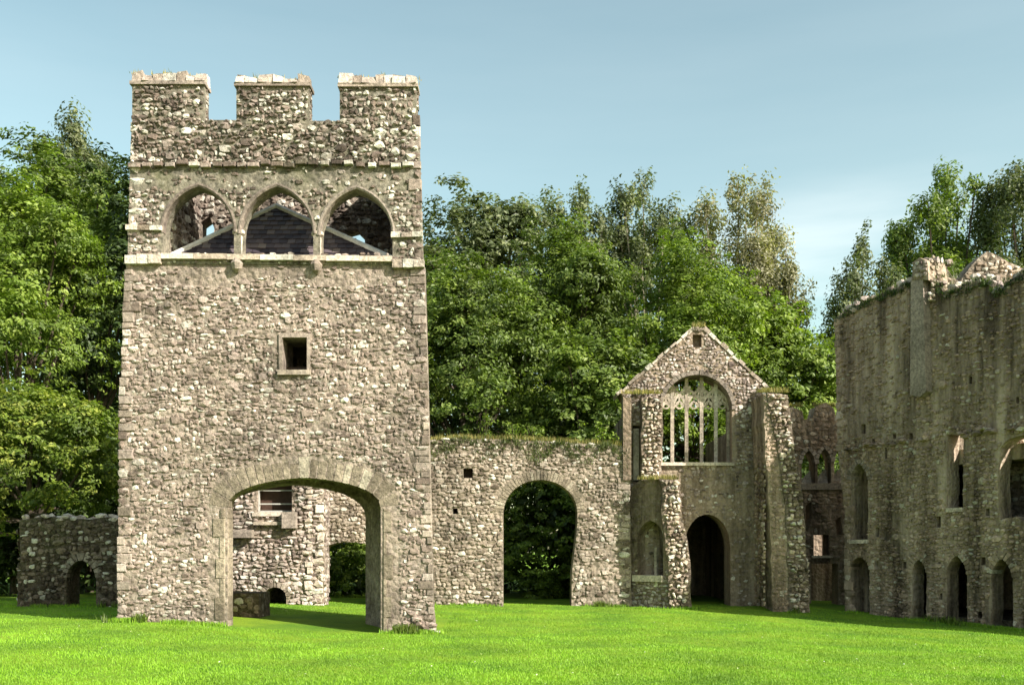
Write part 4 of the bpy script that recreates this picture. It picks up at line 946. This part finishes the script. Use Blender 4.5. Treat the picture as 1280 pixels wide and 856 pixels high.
    tufts('wall_top_grass', pts, LF_GREY, T, .13, 5, 10, lean=1.0)
    pts = []
    for _ in range(220): a = r.uniform(xs[0], xs[-1]); pts.append(tuple(fr.w(a, np.interp(a, xs, zs)-r.uniform(0, .2), .05)))
    tufts('wall_moss', pts, LF_DARK, T, .09, 6, 10, lean=1.2)
    R.build(290)
build_hall()

# ------------------------------------------------------------------ trees
B_ = 'trees behind the ruins'
tree('broadleaf_tree', 'tall airy tree at far left rising highest above the others', 20, 160, 138, 470, 50, LF_GREY, 1, 12, 420, 44, .17, .75, sparse=True)
tree('broadleaf_tree', 'small loose crown of leaves at the left edge against the sky', -90, 60, 205, 480, 47, LF_GREY, 2, 8, 400, 40, .16, .7, sparse=True)
tree('broadleaf_tree', 'bright green sunlit crown filling the left edge above the low wall', -90, 128, 225, 600, 37, LF_BRIGHT, 3, 13, 1100, 44, .10, .5)
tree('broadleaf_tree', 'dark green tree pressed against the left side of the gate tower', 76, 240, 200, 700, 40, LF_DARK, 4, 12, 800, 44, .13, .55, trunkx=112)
tree('broadleaf_tree', 'low yellow green leafy tree just above the low wall on the left', -60, 142, 480, 690, 31, LF_YEL, 5, 11, 760, 40, .085, .35, trunkx=40)
tree('broadleaf_tree', 'mid green tree in the shade between the bright crown and the gate tower', 30, 190, 360, 720, 44, LF_GREEN, 7, 10, 560, 40, .14, .6)
tree('broadleaf_tree', 'broad leafy tree between the tall airy one and the bright crown at far left', -40, 170, 185, 480, 46, LF_GREEN, 8, 12, 620, 42, .15, .6)
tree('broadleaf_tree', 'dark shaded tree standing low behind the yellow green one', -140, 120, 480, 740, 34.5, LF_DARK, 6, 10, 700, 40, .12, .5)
# middle
tree('broadleaf_tree', 'tall soft green tree rising directly right of the gate tower', 490, 690, 246, 520, 50, LF_GREY, 11, 12, 700, 44, .16, .7)
tree('broadleaf_tree', 'broad dark green tree above the left part of the curtain wall', 470, 690, 325, 640, 39, LF_GREEN, 12, 14, 1500, 44, .10, .5)
tree('broadleaf_tree', 'rounded mid green tree above the round arch', 610, 800, 285, 600, 42, LF_GREEN, 13, 14, 1500, 44, .105, .55)
tree('broadleaf_tree', 'bright green round tree behind the chapel gable', 765, 965, 300, 620, 40, LF_BRIGHT, 14, 14, 1350, 44, .10, .5)
tree('broadleaf_tree', 'lower bright tree sloping down right of the chapel gable', 880, 1045, 375, 640, 41, LF_BRIGHT, 15, 12, 900, 44, .12, .5)
tree('broadleaf_tree', 'low dense dark tree between curtain wall top and rounded trees', 655, 830, 420, 700, 36.5, LF_GREEN, 16, 11, 800, 44, .11, .45)
tree('poplar', 'grey green upright tree, leftmost of the airy tall ones', 650, 790, 232, 500, 56, LF_GREY, 21, 10, 420, 40, .17, .75, M_PALEBARK, True, tall=1.3)
tree('poplar', 'upright airy tree in the middle of the tall ones', 735, 890, 216, 500, 58, LF_GREY, 22, 11, 470, 38, .17, .75, M_PALEBARK, True, tall=1.3)
tree('poplar', 'pale olive wispy tree with the highest tip behind the chapel', 845, 1000, 214, 540, 57, LF_PALE, 23, 13, 460, 34, .16, .75, M_PALEBARK, True, tall=1.3)
tree('poplar', 'pale sparse tree sloping down to the gap in the sky', 925, 1045, 285, 580, 56, LF_PALE, 24, 11, 400, 34, .16, .7, M_PALEBARK, True, tall=1.2)
# right
tree('broadleaf_tree', 'large loose dark tree rising over the hall roofline', 1085, 1270, 205, 520, 54, LF_GREEN, 31, 14, 470, 42, .17, .75, sparse=True)
tree('broadleaf_tree', 'airy tree cut by the right edge of the photo', 1195, 1380, 200, 500, 52, LF_GREY, 32, 12, 430, 40, .16, .75, sparse=True)
tree('broadleaf_tree', 'thin dark tree at the left end of the hall roofline', 1005, 1150, 285, 640, 52, LF_GREY, 33, 12, 420, 40, .15, .65, sparse=True)
tree('broadleaf_tree', 'low green tree above the arcaded wall', 975, 1110, 430, 700, 44, LF_GREEN, 34, 10, 560, 40, .13, .55)
tree('broadleaf_tree', 'leafy tree hidden low behind the hall on the far right', 1130, 1330, 330, 640, 46, LF_GREEN, 35, 10, 500, 40, .14, .6)
# shrubs behind the openings
sg = 'shrubs behind the arches'
tree('shrub', 'dense glossy shrub filling the round arch of the curtain wall', 590, 760, 560, 790, 35.5, LF_BRIGHT, 41, 12, 640, 40, .075, .28, group=sg, cat='shrub', depth=.5)
tree('shrub', 'leafy green shrub seen through gate passage and low arch behind it', 380, 500, 640, 790, 35.0, LF_BRIGHT, 42, 9, 420, 40, .07, .25, group=sg, cat='shrub', depth=.5)
# continuous dark underwood that closes the view under the crowns
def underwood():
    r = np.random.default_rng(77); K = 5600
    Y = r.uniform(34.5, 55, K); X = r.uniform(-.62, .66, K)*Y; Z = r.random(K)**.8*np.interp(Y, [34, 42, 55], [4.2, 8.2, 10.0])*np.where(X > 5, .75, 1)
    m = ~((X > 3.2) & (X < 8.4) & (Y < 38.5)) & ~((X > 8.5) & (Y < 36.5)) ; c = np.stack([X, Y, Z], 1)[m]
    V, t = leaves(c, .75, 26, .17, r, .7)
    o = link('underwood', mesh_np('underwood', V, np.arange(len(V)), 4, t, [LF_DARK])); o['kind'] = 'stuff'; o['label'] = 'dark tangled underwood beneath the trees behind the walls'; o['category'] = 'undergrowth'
underwood()
# turf along the wall feet
def foot_grass():
    r = random.Random(9); pts = []
    def lineup(x0, y0, x1, y1, n):
        for _ in range(n): f = r.random(); x = x0+(x1-x0)*f; y = y0+(y1-y0)*f-abs(r.gauss(0, .05)); pts.append((x, y, float(ground(x, y))-.03))
    lineup(-8.2, 20.46, -5.9, 20.46, 260); lineup(-2.7, 20.4, -1.4, 20.4, 160); lineup(-2.6, 29.95, -.3, 29.95, 200); lineup(2, 29.95, 3.5, 29.95, 120)
    lineup(10.0, 29.8, 12.8, 24.8, 600); lineup(3.6, 29.0, 5.4, 29.0, 150); lineup(7.9, 28.5, 8.6, 28.5, 80); lineup(-13.2, 25.9, -10, 25.9, 260)
    pts = [p for p in pts if math.sin(p[0]*3.1+p[1])+.6*math.sin(p[0]*7.7+p[1]*3) > r.uniform(-1.2, .9)]
    pts += [(p[0]+r.gauss(0, .12), p[1]-abs(r.gauss(0, .10)), p[2]) for p in pts if math.sin(p[0]*5.3)+math.sin(p[1]*4.1) > .9 for _ in range(3)]
    wd = [p for p in pts if math.sin(p[0]*2.3+1)+math.sin(p[0]*5.9+p[1]) > 1.05]
    tufts('foot_weeds', wd, LF_GREEN, None, .20, 12, 5, 'taller weeds growing here and there against the wall feet', w=.02, lean=.9)['category'] = 'weeds'
    tufts('foot_grass', pts, M_BLADE, None, .11, 3, 7, 'longer grass fringing the feet of the walls')['category'] = 'grass'
foot_grass()
# daisies and fallen leaves dotting the lawn; loose stones at the wall feet
def litter():
    r = np.random.default_rng(21); N = 250; Y = 11+r.random(N)**1.3*17; X = (r.random(N)*2-1)*Y*.54
    Z = ground(X, Y)+.03; k = ~((X > -8.2) & (X < -1.4) & (Y > 20.2) & (Y < 24)); p = np.stack([X, Y, Z], 1)[k]
    V, t = leaves(p, .015, 1, .016, r, .2, None, 2.0)
    o = link('daisies', mesh_np('daisies', V, np.arange(len(V)), 4, t, [attr_mat('petals', [(0, (.55, .5, .2)), (1, (.8, .8, .75))])])); o['kind'] = 'stuff'; o['label'] = 'tiny white daisies scattered over the lawn'; o['category'] = 'flowers'
litter()
